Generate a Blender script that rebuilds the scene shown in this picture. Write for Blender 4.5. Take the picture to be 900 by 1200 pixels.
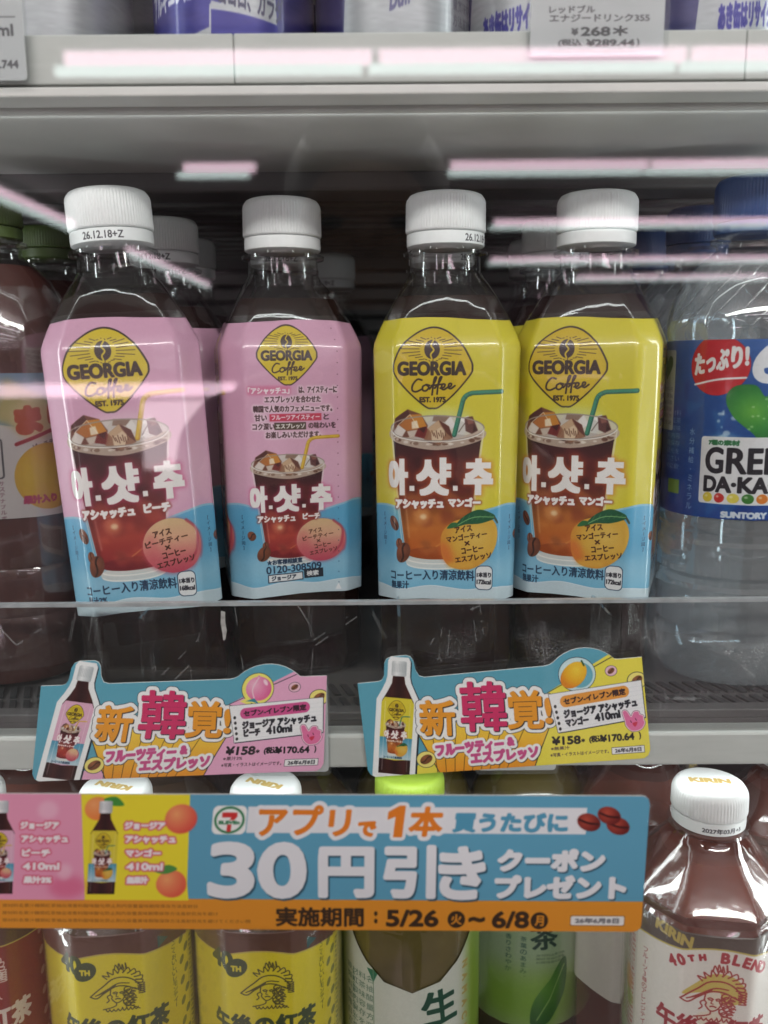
import bpy, math, random
import numpy as np
from mathutils import Matrix, Vector
from mathutils.geometry import tessellate_polygon

for _o in list(bpy.data.objects):
    bpy.data.objects.remove(_o)
random.seed(7)
rng = np.random.default_rng(7)
SC = bpy.context.scene
COL = SC.collection
ZC = 1.40            # camera height over the shop floor
MM = 0.001

# ------------------------------------------------------------------ camera, world, exposure
PITCH, ROLL, FPX = math.radians(9.98), math.radians(0.45), 1000.0
cam_d = bpy.data.cameras.new("camera")
cam = bpy.data.objects.new("camera", cam_d)
COL.objects.link(cam)
cam_d.sensor_fit = 'VERTICAL'
cam_d.sensor_height = 36.0
cam_d.sensor_width = 27.0
cam_d.lens = 36.0 * FPX / 1200.0
cam_d.clip_start = 0.01
cam_d.clip_end = 80.0
cam.matrix_world = Matrix.Translation((0, 0, ZC)) @ Matrix.Rotation(math.pi / 2 - PITCH, 4, 'X') @ Matrix.Rotation(-ROLL, 4, 'Z')
cam_d.dof.use_dof = True
cam_d.dof.focus_distance = 0.372
cam_d.dof.aperture_fstop = 9.0
SC.camera = cam

W = bpy.data.worlds.new("World")
SC.world = W
W.use_nodes = True
W.node_tree.nodes['Background'].inputs[0].default_value = (0.75, 0.8, 0.85, 1)
W.node_tree.nodes['Background'].inputs[1].default_value = 0.02
SC.view_settings.view_transform = 'Standard'
SC.view_settings.look = 'None'
SC.view_settings.exposure = 0.0
SC.view_settings.gamma = 1.0
SC.render.engine = 'CYCLES'
SC.cycles.use_denoising = True
SC.cycles.transparent_max_bounces = 24
SC.cycles.max_bounces = 10
SC.cycles.sample_clamp_indirect = 6.0

def area(name, loc, tgt, sx, sy, power, col):
    l = bpy.data.lights.new(name, 'AREA')
    l.shape = 'RECTANGLE'; l.size = sx; l.size_y = sy; l.energy = power; l.color = col
    o = bpy.data.objects.new(name, l)
    COL.objects.link(o)
    o.location = loc
    d = Vector(tgt) - Vector(loc)
    o.rotation_euler = d.to_track_quat('-Z', 'Y').to_euler()
    return o
# fill light added behind the photographer, outside the mirrored view, brightens room and products
area("aisle_fill", (0.0, -2.08, ZC + 1.17), (0.0, 0.3, ZC - .1), 5.0, 0.20, 84, (1.0, 0.97, 0.95))
# LED bars of the cooler: one upright on each door post, one in the canopy
area("post_lamp", (-0.36, 0.295, ZC - 0.05), (0.0, 0.42, ZC - 0.05), 0.02, 1.1, 1.2, (0.93, 1.0, 1.0))
area("post_lamp", (0.36, 0.295, ZC - 0.05), (0.0, 0.42, ZC - 0.05), 0.02, 1.1, 1.5, (0.93, 1.0, 1.0))
area("shelf_lamp", (0.0, 0.3300, ZC + 0.0895), (0.0, 0.385, ZC + 0.04), 0.95, 0.006, 0.13, (0.95, 1.0, 1.0))
area("shelf_lamp", (0.0, 0.3290, ZC - 0.1635), (0.0, 0.345, ZC - 0.23), 0.95, 0.006, 0.16, (0.95, 1.0, 1.0))
area("canopy_lamp", (0.0, 0.285, ZC + 0.55), (0.0, 0.40, ZC), 0.8, 0.03, 1.2, (0.95, 1.0, 1.0))

# ------------------------------------------------------------------ where a pixel of the 900x1200 photograph meets a vertical plane y = Y
def at(px, py, Y):
    x = (px - 450) / FPX; y = -(py - 600) / FPX
    a = -ROLL
    xr = x * math.cos(a) - y * math.sin(a); yr = x * math.sin(a) + y * math.cos(a)
    d = Vector((xr, math.cos(PITCH) + yr * math.sin(PITCH), -math.sin(PITCH) + yr * math.cos(PITCH)))
    d *= Y / d.y
    return Vector((d.x, Y, d.z + ZC))

# ------------------------------------------------------------------ tags
def tag(o, label=None, cat=None, group=None, kind=None):
    if label: o['label'] = label
    if cat: o['category'] = cat
    if group: o['group'] = group
    if kind: o['kind'] = kind
    return o
def empty(name, loc, rz=0.0):
    o = bpy.data.objects.new(name, None)
    o.empty_display_size = 0.02
    COL.objects.link(o)
    o.location = loc
    o.rotation_euler = (0, 0, rz)
    return o
def mesh(name, vf, mat, parent=None, loc=(0, 0, 0), uv=None, smooth=False, bevel=0, autosmooth=None):
    v, f = vf[0], vf[1]
    me = bpy.data.meshes.new(name)
    me.from_pydata([tuple(p) for p in v], [], f)
    if uv is None and len(vf) > 2: uv = vf[2]
    if uv is not None:
        lay = me.uv_layers.new(name="UVMap")
        flat = [c for face in uv for q in face for c in q]
        lay.data.foreach_set('uv', flat)
    me.update()
    if smooth:
        me.polygons.foreach_set('use_smooth', [True] * len(me.polygons))
        if autosmooth:
            me.set_sharp_from_angle(angle=math.radians(autosmooth))
    if mat:
        me.materials.append(mat)
    o = bpy.data.objects.new(name, me)
    COL.objects.link(o)
    o.location = loc
    if parent: o.parent = parent
    if bevel:
        b = o.modifiers.new("b", 'BEVEL'); b.width = bevel; b.segments = 2; b.limit_method = 'ANGLE'
    return o
def box_vf(x0, x1, y0, y1, z0, z1):
    v = [(x0, y0, z0), (x1, y0, z0), (x1, y1, z0), (x0, y1, z0), (x0, y0, z1), (x1, y0, z1), (x1, y1, z1), (x0, y1, z1)]
    f = [(0, 3, 2, 1), (4, 5, 6, 7), (0, 1, 5, 4), (1, 2, 6, 5), (2, 3, 7, 6), (3, 0, 4, 7)]
    return v, f
def join_vf(lst):
    V, F = [], []
    for v, f in lst:
        n = len(V); V += list(v); F += [tuple(i + n for i in q) for q in f]
    return V, F
def copy_tree(o, parent=None):
    c = o.copy(); COL.objects.link(c)
    if parent: c.parent = parent
    for ch in list(o.children):
        copy_tree(ch, c)
    return c

# ================================================================== 2-D painter for the printed matter
_tc = {}
def glyphs(s):
    if s in _tc: return _tc[s]
    c = bpy.data.curves.new('t', 'FONT'); c.body = s; c.resolution_u = 5
    o = bpy.data.objects.new('t', c); COL.objects.link(o)
    dg = bpy.context.evaluated_depsgraph_get(); dg.update()
    ev = o.evaluated_get(dg); me = ev.to_mesh(); me.calc_loop_triangles()
    n = len(me.vertices); co = np.zeros(n * 3, np.float32); me.vertices.foreach_get('co', co)
    tr = np.zeros(len(me.loop_triangles) * 3, np.int32); me.loop_triangles.foreach_get('vertices', tr)
    P = co.reshape(-1, 3)[:, :2].copy(); P[:, 1] *= -1
    T = P[tr.reshape(-1, 3)] if len(tr) else np.zeros((0, 3, 2), np.float32)
    ev.to_mesh_clear(); bpy.data.objects.remove(o); bpy.data.curves.remove(c)
    _tc[s] = T
    return T
def raster(T, x0, y0, w, h):
    m = np.zeros((h, w), bool)
    for t in T:
        ax, ay = t[0][0] - x0, t[0][1] - y0; bx, by = t[1][0] - x0, t[1][1] - y0; cx, cy = t[2][0] - x0, t[2][1] - y0
        i0 = max(0, int(min(ax, bx, cx)) - 1); i1 = min(w, int(max(ax, bx, cx)) + 2)
        j0 = max(0, int(min(ay, by, cy)) - 1); j1 = min(h, int(max(ay, by, cy)) + 2)
        if i0 >= i1 or j0 >= j1: continue
        X = np.arange(i0, i1)[None, :] + .5; Y = np.arange(j0, j1)[:, None] + .5
        e0 = (bx - ax) * (Y - ay) - (by - ay) * (X - ax)
        e1 = (cx - bx) * (Y - by) - (cy - by) * (X - bx)
        e2 = (ax - cx) * (Y - cy) - (ay - cy) * (X - cx)
        m[j0:j1, i0:i1] |= ((e0 >= 0) & (e1 >= 0) & (e2 >= 0)) | ((e0 <= 0) & (e1 <= 0) & (e2 <= 0))
    return m
def dil(b, R):
    if R < 1: return b
    h, w = b.shape; out = b.copy()
    for dy in range(-R, R + 1):
        k = int(math.sqrt(R * R - dy * dy) + .5)
        src = b[max(0, -dy):h - max(0, dy)]
        cs = np.pad(np.cumsum(src, 1, dtype=np.int32), ((0, 0), (1, 0)))
        a = np.clip(np.arange(w) - k, 0, w); c = np.clip(np.arange(w) + k + 1, 0, w)
        out[max(0, dy):h - max(0, -dy)] |= (cs[:, c] - cs[:, a]) > 0
    return out
def blur1(m, r, ax):
    r = max(1, int(r)); n = 2 * r + 1
    pad = [(0, 0)] * m.ndim; pad[ax] = (r + 1, r)
    c = np.cumsum(np.pad(m, pad, mode='edge'), ax, dtype=np.float64)
    a = np.take(c, range(n, c.shape[ax]), ax); b = np.take(c, range(0, c.shape[ax] - n), ax)
    return ((a - b) / n).astype(np.float32)
def blur(m, s):
    r = max(1, round(s))
    for _ in range(3 if s > 1 else 1):
        m = blur1(blur1(m, r, 0), r, 1)
    return m
def crom(pts, n=8, closed=False):
    P = [np.array(p, float) for p in pts]
    if closed: P = [P[-1]] + P + [P[0], P[1]]
    else: P = [2 * P[0] - P[1]] + P + [2 * P[-1] - P[-2]]
    out = []
    for i in range(1, len(P) - 2):
        a, b, c, d = P[i - 1], P[i], P[i + 1], P[i + 2]
        for k in range(n):
            t = k / n
            out.append(.5 * ((2 * b) + (-a + c) * t + (2 * a - 5 * b + 4 * c - d) * t * t + (-a + 3 * b - 3 * c + d) * t ** 3))
    if not closed: out.append(P[-2])
    return out
SS = 3
class Art:
    def __init__(s, w, h, k, bg):
        s.W, s.H, s.k0 = int(w * k), int(h * k), k
        s.b = np.zeros((s.H, s.W, 3), np.float32); s.b[:] = np.array(bg, np.float32) / 255
        s.reset()
    def reset(s): s.A = np.array([[s.k0, 0, 0], [0, s.k0, 0]], float); s.k = s.k0
    def frame(s, ox, oy, sx=1.0, rot=0.0, sy=None):
        sy = sx if sy is None else sy; a = math.radians(rot)
        s.A = np.array([[s.k0 * sx * math.cos(a), -s.k0 * sy * math.sin(a), s.k0 * ox], [s.k0 * sx * math.sin(a), s.k0 * sy * math.cos(a), s.k0 * oy]])
        s.k = s.k0 * math.sqrt(sx * sy)
    def affine(s, src, dst):      # three points in, three points out (mm)
        S = np.array([[p[0], p[1], 1] for p in src], float); D = np.array(dst, float) * s.k0
        s.A = np.linalg.solve(S, D).T; s.k = math.sqrt(abs(np.linalg.det(s.A[:, :2])))
    def P(s, pts):
        p = np.asarray(pts, float)
        return p @ s.A[:, :2].T + s.A[:, 2]
    sq = False
    def _mask(s, T, grow, bl, pad=3):
        if len(T) == 0: return None
        pad = pad + int(max(0, grow) * s.k + bl * s.k * 3)
        lo = T.reshape(-1, 2).min(0); hi = T.reshape(-1, 2).max(0)
        x0, y0 = int(lo[0]) - pad, int(lo[1]) - pad; x1, y1 = int(hi[0]) + pad + 1, int(hi[1]) + pad + 1
        if x1 < 0 or y1 < 0 or x0 > s.W or y0 > s.H: return None
        m = raster(T * SS, x0 * SS, y0 * SS, (x1 - x0) * SS, (y1 - y0) * SS)
        if grow > 0 and s.sq:
            R_ = int(round(grow * s.k * SS)); m = m.copy()
            for ax in (0, 1):
                q = np.pad(np.cumsum(m, ax, dtype=np.int32), ((1, 0), (0, 0)) if ax == 0 else ((0, 0), (1, 0))); n_ = m.shape[ax]
                m = (np.take(q, np.clip(np.arange(n_) + R_ + 1, 0, n_), ax) - np.take(q, np.clip(np.arange(n_) - R_, 0, n_), ax)) > 0
        elif grow > 0: m = dil(m, int(round(grow * s.k * SS)))
        m = m.reshape(y1 - y0, SS, x1 - x0, SS).mean((1, 3)).astype(np.float32)
        if bl > 0: m = blur(m, bl * s.k)
        return m, x0, y0
    def comp(s, mk, col, a=1.0):
        if mk is None: return
        m, x0, y0 = mk
        X0, Y0 = max(0, x0), max(0, y0); X1, Y1 = min(s.W, x0 + m.shape[1]), min(s.H, y0 + m.shape[0])
        if X0 >= X1 or Y0 >= Y1: return
        m = m[Y0 - y0:Y1 - y0, X0 - x0:X1 - x0, None] * a
        if callable(col):
            Ai = np.linalg.inv(np.vstack([s.A, [0, 0, 1]]))
            X, Y = np.meshgrid(np.arange(X0, X1) + .5, np.arange(Y0, Y1) + .5)
            U = Ai[0, 0] * X + Ai[0, 1] * Y + Ai[0, 2]; V = Ai[1, 0] * X + Ai[1, 1] * Y + Ai[1, 2]
            c = col(U, V) / 255.
        else: c = np.array(col, np.float32) / 255
        s.b[Y0:Y1, X0:X1] = s.b[Y0:Y1, X0:X1] * (1 - m) + c * m
    def tri(s, pts):
        p = s.P(pts)
        idx = tessellate_polygon([[Vector((q[0], q[1], 0)) for q in p]])
        return np.array([[p[i] for i in t] for t in idx]) if idx else np.zeros((0, 3, 2))
    def poly(s, pts, col, a=1, bl=0, grow=0, sm=False):
        if sm: pts = crom(pts, 8, True)
        s.comp(s._mask(s.tri(pts), grow, bl), col, a)
    def rect(s, x0, y0, x1, y1, col, a=1, bl=0, r=0, rot=0):
        cx, cy = (x0 + x1) / 2, (y0 + y1) / 2; w, h = (x1 - x0) / 2, (y1 - y0) / 2; pts = []
        for qx, qy, a0 in ((w, h, 0), (-w, h, 90), (-w, -h, 180), (w, -h, 270)):
            if r > 0:
                for k in range(0, 91, 15):
                    t = math.radians(a0 + k); pts.append((qx - math.copysign(r, qx) + r * math.cos(t), qy - math.copysign(r, qy) + r * math.sin(t)))
            else: pts.append((qx, qy))
        t = math.radians(rot)
        s.poly([(cx + x * math.cos(t) - y * math.sin(t), cy + x * math.sin(t) + y * math.cos(t)) for x, y in pts], col, a, bl)
    def ell(s, cx, cy, rx, ry, col, a=1, rot=0, bl=0, t0=0, t1=360):
        t = math.radians(rot)
        s.poly([(cx + rx * math.cos(q) * math.cos(t) - ry * math.sin(q) * math.sin(t), cy + rx * math.cos(q) * math.sin(t) + ry * math.sin(q) * math.cos(t)) for q in np.radians(np.linspace(t0, t1, 49)[:-1])], col, a, bl)
    def stroke(s, pts, r, col, a=1, sm=True, bl=0, closed=False):
        if sm and len(pts) > 2: pts = crom(pts, 7, closed)
        p = s.P(pts); R = r * s.k
        pad = int(R + 3 + bl * s.k * 3)
        x0, y0 = int(p[:, 0].min()) - pad, int(p[:, 1].min()) - pad; x1, y1 = int(p[:, 0].max()) + pad + 1, int(p[:, 1].max()) + pad + 1
        if x1 < 0 or y1 < 0 or x0 > s.W or y0 > s.H: return
        m = np.zeros((y1 - y0, x1 - x0), np.float32)
        for i in range(len(p) - 1):
            a0, b0 = p[i], p[i + 1]
            i0, i1 = int(min(a0[0], b0[0]) - R - 2) - x0, int(max(a0[0], b0[0]) + R + 3) - x0
            j0, j1 = int(min(a0[1], b0[1]) - R - 2) - y0, int(max(a0[1], b0[1]) + R + 3) - y0
            i0, j0 = max(i0, 0), max(j0, 0)
            X = np.arange(i0, min(i1, x1 - x0))[None, :] + x0 + .5; Y = np.arange(j0, min(j1, y1 - y0))[:, None] + y0 + .5
            d = b0 - a0; L = max(1e-9, d @ d)
            t = np.clip(((X - a0[0]) * d[0] + (Y - a0[1]) * d[1]) / L, 0, 1)
            D = np.hypot(X - a0[0] - t * d[0], Y - a0[1] - t * d[1])
            v = np.clip(R + .5 - D, 0, 1) * min(1, R * 2 if R < .5 else 1)
            sl = m[j0:j0 + v.shape[0], i0:i0 + v.shape[1]]; np.maximum(sl, v[:sl.shape[0], :sl.shape[1]], out=sl)
        if bl > 0: m = blur(m, bl * s.k)
        s.comp((m, x0, y0), col, a)
    def text(s, t, cx, cy, w=None, h=None, col=(0, 0, 0), bold=0, rot=0, out=(), glow=None, a=1, shear=0, fn=None, bl=0):
        G = glyphs(t)
        if len(G) == 0: return
        lo = G.reshape(-1, 2).min(0); hi = G.reshape(-1, 2).max(0); sz = hi - lo
        if w: w = max(.1, w - 2 * bold)
        if h: h = max(.1, h - 2 * bold)
        sx = w / sz[0] if w else h / sz[1]; sy = h / sz[1] if h else w / sz[0]
        Q = (G - (lo + hi) / 2) * np.array([sx, sy])
        Q[..., 0] -= Q[..., 1] * shear
        if fn: Q = fn(Q)
        c, n = math.cos(math.radians(rot)), math.sin(math.radians(rot))
        Q = np.stack([cx + Q[..., 0] * c - Q[..., 1] * n, cy + Q[..., 0] * n + Q[..., 1] * c], -1)
        T = s.P(Q.reshape(-1, 2)).reshape(-1, 3, 2)
        if glow: s.comp(s._mask(T, bold + glow[0], glow[1]), glow[2], glow[3] if len(glow) > 3 else .85)
        for o in out: s.comp(s._mask(T + (np.array(o[2:4]) * s.k if len(o) > 3 else 0), bold + o[0], 0), o[1])
        s.comp(s._mask(T, bold, bl), col, a)
    def vtext(s, t, cx, y, step, size, col, bold=0, a=1):
        for i, ch in enumerate(t):
            if ch != ' ':
                if ch == 'ー': s.rect(cx - size * .05, y + i * step - size * .4, cx + size * .05, y + i * step + size * .4, col, a)
                elif ch in '、。・': s.ell(cx + (size * .25 if ch != '・' else 0), y + i * step - (size * .3 if ch != '・' else 0), size * .09, size * .09, col, a)
                else: s.text(ch, cx, y + i * step, None, size * .9, col, bold, a=a)
    def fine(s, x0, y0, x1, y1, rows, col, a=.7):
        pool = '原材料名果汁糖類紅茶抽出液香料酸味酸化防止剤内容量賞味期限保存方法直射日光を避けてください開栓後早めに飲み'
        st = (y1 - y0) / rows
        for r in range(rows):
            n = max(3, int((x1 - x0) / st * .95)); q = ''.join(pool[(r * 7 + i) % len(pool)] for i in range(n))
            s.text(q, (x0 + x1) / 2, y0 + (r + .5) * st, (x1 - x0), st * .72, col, 0, a=a)
    def noise(s, amp, sc, sx=1):
        h, w = max(2, int(s.H / (sc * s.k0))), max(2, int(s.W / (sc * s.k0) / sx))
        n = rng.standard_normal((h, w)).astype(np.float32)
        iy = np.linspace(0, h - 1.001, s.H); ix = np.linspace(0, w - 1.001, s.W)
        y0 = iy.astype(int); x0 = ix.astype(int); fy = (iy - y0)[:, None]; fx = (ix - x0)[None, :]
        g = (n[y0][:, x0] * (1 - fx) + n[y0][:, x0 + 1] * fx) * (1 - fy) + (n[y0 + 1][:, x0] * (1 - fx) + n[y0 + 1][:, x0 + 1] * fx) * fy
        s.b += g[:, :, None] * amp
    def image(s, name):
        im = bpy.data.images.new(name, s.W, s.H, alpha=False)
        px = np.ones((s.H, s.W, 4), np.float32); px[:, :, :3] = np.clip(s.b[::-1], 0, 1)
        im.pixels.foreach_set(px.ravel()); im.update(); im.pack()
        return im
def lin(c0, c1, p0, p1):
    c0, c1 = np.array(c0, float), np.array(c1, float); d = np.array(p1, float) - p0; L = d @ d
    def f(U, V):
        t = np.clip(((U - p0[0]) * d[0] + (V - p0[1]) * d[1]) / L, 0, 1)[..., None]
        return c0 * (1 - t) + c1 * t
    return f
def rad(stops, cx, cy, r, ex=1, ey=1):
    def f(U, V):
        t = np.clip(np.hypot((U - cx) / ex, (V - cy) / ey) / r, 0, 1)
        return np.stack([np.interp(t, [q[0] for q in stops], [q[1][k] for q in stops]) for k in range(3)], -1)
    return f
def multi(stops, ax=1):
    def f(U, V):
        t = V if ax else U
        return np.stack([np.interp(t, [q[0] for q in stops], [q[1][k] for q in stops]) for k in range(3)], -1)
    return f
# ================================================================== printed designs
DK = (52, 34, 24); NAVY = (28, 52, 80)
def bean(A, x, y, rx, ry, rot=0, c=(110, 62, 42)):
    A.ell(x, y, rx, ry, rad([(0, tuple(min(255, q * 1.35) for q in c)), (1, c)], x - rx * .3, y - ry * .3, rx * 1.2), rot=rot)
    t = math.radians(rot); S = []
    for k in np.linspace(-.85, .85, 7):
        px, py = rx * .22 * math.sin(k * 3.2), ry * k
        S.append((x + px * math.cos(t) - py * math.sin(t), y + px * math.sin(t) + py * math.cos(t)))
    A.stroke(S, rx * .12, tuple(q * .45 for q in c))
def logo(A, fill=(222, 196, 42), small=False):     # roasted-bean diamond badge, 32.5 x 34 units, centre 0,0
    pts = [(0, -17), (6, -15.3), (11.5, -10.5), (15.6, -3.2), (16.3, 0), (15.4, 3), (9.5, 10.3), (3, 16.2), (0, 17), (-3, 16.2), (-9.5, 10.3), (-15.4, 3), (-16.3, 0), (-15.6, -3.2), (-11.5, -10.5), (-6, -15.3)]
    A.poly(pts, DK, sm=True)
    A.poly([(x * .955, y * .958) for x, y in pts], fill, sm=True)
    for k in range(26):
        t = math.radians(k * 360 / 26 + 3); c, n = math.cos(t), math.sin(t)
        r1 = 4.9 + .2 * (k % 2); L = 1.9 + 4.6 * abs(c) ** 2 + (1.0 if k % 2 else 0)
        if n > .2: L *= .75
        if abs(n) < .35: L = 7
        A.stroke([(c * r1 - .2, n * r1 * .95 - 7.6), (c * (r1 + L) - .2, n * (r1 + L) * .62 - 7.6)], .13, DK, sm=False)
    A.ell(-.2, -7.6, 3.1, 3.9, (60, 38, 36), rot=0)
    A.stroke([(.4, -11.4), (-.6, -9.3), (.5, -7.4), (-.7, -5.6), (-.3, -3.8)], .33, fill)
    A.text("GEORGIA", -.2, .15, 27.5, 6.0, DK, bold=.36)
    cf = [[(-4.3, 5.2), (-6, 4.9), (-7.8, 7), (-8.1, 9.3), (-6.6, 10), (-4.2, 8.9)], [(-2.6, 7.1), (-3.9, 7.9), (-3.9, 9.4), (-2.6, 9.6), (-1.5, 8.2), (-2.6, 7.1), (-1.2, 7.4)],
          [(-1.2, 8.9), (.8, 6.2), (1.6, 4.1), (.8, 4.5), (.2, 8), (-.2, 11.3)], [(.9, 8.6), (2.8, 6), (3.7, 4), (2.9, 4.4), (2.2, 7.5), (1.8, 11)], [(-.4, 7.5), (3.6, 7)],
          [(3.1, 8.6), (4.6, 8.2), (5, 7.1), (4, 7), (3.6, 8.6), (4.6, 9.2), (6, 8.3)], [(6, 8.4), (7.3, 7.8), (7.6, 6.8), (6.7, 6.8), (6.4, 8.3), (7.4, 8.8), (9, 7.6)]]
    for q in cf: A.stroke([(x, y - .3) for x, y in q], .36, DK)
    A.text("EST. 1975", 0, 13.0, 10.6, 2.3, DK, bold=.14)
def cup(A, peach):                                  # tumbler of iced coffee, main-panel coordinates
    hw = lambda y: 19.3 - (y - 45) * .112
    side = lambda y0, y1, k=1.0: [(-4.5 - hw(y) * k, y) for y in np.linspace(y0, y1, 8)] + [(-4.5 + hw(y) * k, y) for y in np.linspace(y1, y0, 8)]
    A.poly(side(46, 103), (225, 222, 215), a=.55)
    A.ell(-4.5, 103, 12.9, 3.6, (226, 224, 216), a=.8)
    if peach: st = [(50, (52, 16, 20)), (60, (78, 22, 30)), (72, (96, 30, 36)), (80, (140, 48, 44)), (88, (176, 66, 52)), (96, (150, 40, 40)), (101, (120, 28, 34))]
    else: st = [(50, (52, 16, 18)), (60, (80, 24, 26)), (72, (96, 38, 26)), (80, (150, 82, 36)), (88, (196, 112, 44)), (96, (190, 96, 34)), (101, (160, 74, 26))]
    A.poly(side(49, 99, .97) + [(-4.5 + 12 * math.cos(t), 99 + 2.6 * math.sin(t)) for t in []], multi(st))
    A.ell(-4.5, 99, 12.4, 2.9, st[-1][1])
    A.ell(-4.5, 50.5, 18.3, 3.2, (50, 17, 18))
    r = np.random.default_rng(3)
    for k in range(26):                             # ice and light inside the drink
        y = r.uniform(56, 97); x = -4.5 + r.uniform(-.75, .75) * hw(y)
        warm = (214, 130, 62) if not peach else (206, 96, 70)
        c = warm if y > 74 and r.random() < .62 else ((120, 40, 34) if r.random() < .5 else (46, 14, 16))
        w = r.uniform(1.6, 4.2)
        A.poly([(x - w, y + r.uniform(-1, 1)), (x - w * .3, y - w * .9), (x + w * .8, y - w * .4), (x + w, y + w * .6), (x - w * .2, y + w)], c, a=.38, bl=.55)
    A.ell(-10.5, 83, 3.4, 3.6, (232, 160, 92) if not peach else (222, 130, 96), a=.6, bl=.8)
    A.ell(-10, 83, 1.4, 1.2, (250, 225, 180), a=.75, bl=.35)
    A.stroke([(-13.5, 79.2), (-9, 78), (-4.6, 79)], .22, (245, 205, 150), a=.5)
    A.stroke([(-4.5, 96), (2, 92), (7, 91)], .3, (230, 160, 90), a=.45)
    A.stroke([(-4.5 - hw(54) * .93, 54), (-4.5 - hw(96) * .9, 96)], .5, (20, 8, 8), a=.35, bl=.5)
    A.stroke([(-4.5 - hw(60) * .8, 60), (-4.5 - hw(90) * .8, 92)], .28, (235, 200, 180), a=.35, bl=.2)
    # headspace, ice
    A.ell(-4.5, 45.2, 19.2, 5.3, (214, 210, 200), a=.85)
    A.poly([(-22.8, 46), (-4.5, 51.6), (13.8, 46), (13.2, 50.5), (-4.5, 54.4), (-22.4, 50.5)], (196, 178, 160), a=.9, sm=True)
    for k in range(34):
        t = r.uniform(.1, 3.04); x = -4.5 + 17.6 * math.cos(t); y = 48.2 + 3.8 * math.sin(t)
        A.ell(x, y, r.uniform(.5, 1.5), r.uniform(.3, .8), (96, 58, 40) if k % 2 else (236, 226, 212), a=.7, bl=.15)
    def face(p, c, a=.92, bl=.12): A.poly(p, c, a=a, bl=bl)
    # back cubes, milky
    face([(-9, 43.5), (-5.5, 39.6), (1.2, 40.2), (3.4, 44), (0, 47.5), (-6, 47)], (206, 200, 192)); face([(-5.5, 39.6), (1.2, 40.2), (-1, 42.6), (-6.2, 42.2)], (120, 84, 66), a=.7); face([(-1, 42.6), (1.2, 40.2), (3.4, 44), (1, 46)], (236, 232, 226))
    face([(3.4, 47), (4, 41.5), (8.6, 40), (9.4, 45.5), (6, 48)], (214, 212, 206)); face([(4, 41.5), (8.6, 40), (7.4, 43)], (246, 244, 238)); A.stroke([(4.6, 46.8), (7.4, 43), (9, 45)], .25, (120, 104, 96), a=.8)
    face([(7.4, 46.4), (6.9, 40.8), (10.2, 40.2), (12.4, 46.2), (10, 47.6)], (84, 40, 40)); face([(7.8, 41.4), (10, 41), (10.6, 43.2), (8.4, 43.6)], (150, 96, 84), a=.8); face([(10.6, 43.4), (12, 46), (10.4, 47)], (52, 20, 22))
    # big left cube: brown ridge, amber and white faces
    face([(-23, 46.8), (-21.6, 41.2), (-16, 37.2), (-10.8, 39.2), (-8, 44), (-9.5, 48.6), (-19, 49)], (106, 56, 40))
    face([(-21.6, 41.2), (-16, 37.2), (-15.2, 39.4), (-20.2, 44.4)], (78, 34, 28)); face([(-15.2, 39.4), (-10.8, 39.2), (-8.4, 44.4), (-11.4, 45.4)], (212, 140, 46)); face([(-15.2, 39.4), (-11.4, 45.4), (-16.4, 46.2), (-19.4, 43.8)], (190, 116, 52))
    face([(-14.6, 42.4), (-12.4, 41.8), (-11.6, 45), (-14.4, 45.4)], (240, 226, 200)); face([(-22.2, 46.4), (-19.8, 43.6), (-16.8, 46), (-18.4, 48.8), (-21.6, 48.4)], (232, 226, 218)); face([(-16.4, 46.4), (-11.6, 45.6), (-11, 48.4), (-15.4, 49)], (224, 214, 200), a=.85)
    A.stroke([(-20.4, 44.2), (-15.2, 39.4), (-11.6, 45.2)], .2, (250, 232, 196), a=.7, sm=False)
    face([(-13.4, 48.4), (-12, 45.2), (-8.6, 44.4), (-7.4, 47), (-8.6, 49.8)], (112, 26, 24)); face([(-12, 45.2), (-8.6, 44.4), (-9.6, 47.2)], (64, 16, 18))
    # front cube with fine lines
    face([(-9.6, 50), (-8, 45.2), (-3.6, 41.8), (.6, 44.4), (2.2, 49.4), (-3.6, 52)], (150, 104, 76)); face([(-3.6, 41.8), (.6, 44.4), (2.2, 49.4), (-.6, 47)], (92, 44, 34)); face([(-8, 45.2), (-3.6, 41.8), (-2.6, 44.4), (-6.6, 47)], (208, 176, 140)); face([(-6.6, 47), (-2.6, 44.4), (-.6, 47), (-2.4, 50.6), (-6.4, 50.4)], (228, 204, 172))
    for k in range(7): A.stroke([(-6.4 + k * .9, 46.2 + (k % 2) * .9), (-5.6 + k * .8, 48.4 + (k % 3) * .5)], .22, (104, 62, 44), a=.75, sm=False)
def cup_rim(A):
    A.stroke([(-4.5 + 19.3 * math.cos(t), 45.2 + 5.3 * math.sin(t)) for t in np.linspace(0, 2 * math.pi, 40)], .28, (160, 148, 138), sm=False, a=.9)
    A.stroke([(-4.5 + 19.1 * math.cos(t), 45.6 + 5.3 * math.sin(t)) for t in np.linspace(.1, 3.04, 24)], .2, (250, 248, 240), sm=False, a=.9)
    A.stroke([(-23.8, 45.5), (-18.2, 101)], .2, (240, 236, 228), a=.6)
    A.stroke([(14.8, 45.5), (9, 101)], .2, (240, 236, 228), a=.6)
    for y in (104.6, 102.2): A.stroke([(-4.5 + 12.4 * math.cos(t), y - 1 + 2.7 * math.sin(t)) for t in np.linspace(.15, 3, 16)], .3, (250, 248, 240), a=.8, sm=False)
def straw(A, c, c2):
    p = [(2.8, 48), (5.2, 38), (6.6, 32.8), (9.2, 30.8), (13, 30.4), (22.3, 30.0)]
    A.stroke(p, .95, c2); A.stroke([(x - .2, y - .2) for x, y in p], .55, c)
    for q in ((6.2, 34.3), (7.2, 32.4), (8.8, 31.2)): A.stroke([(q[0] - .5, q[1] - .5), (q[0] + .6, q[1] + .6)], .13, c2)
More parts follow.
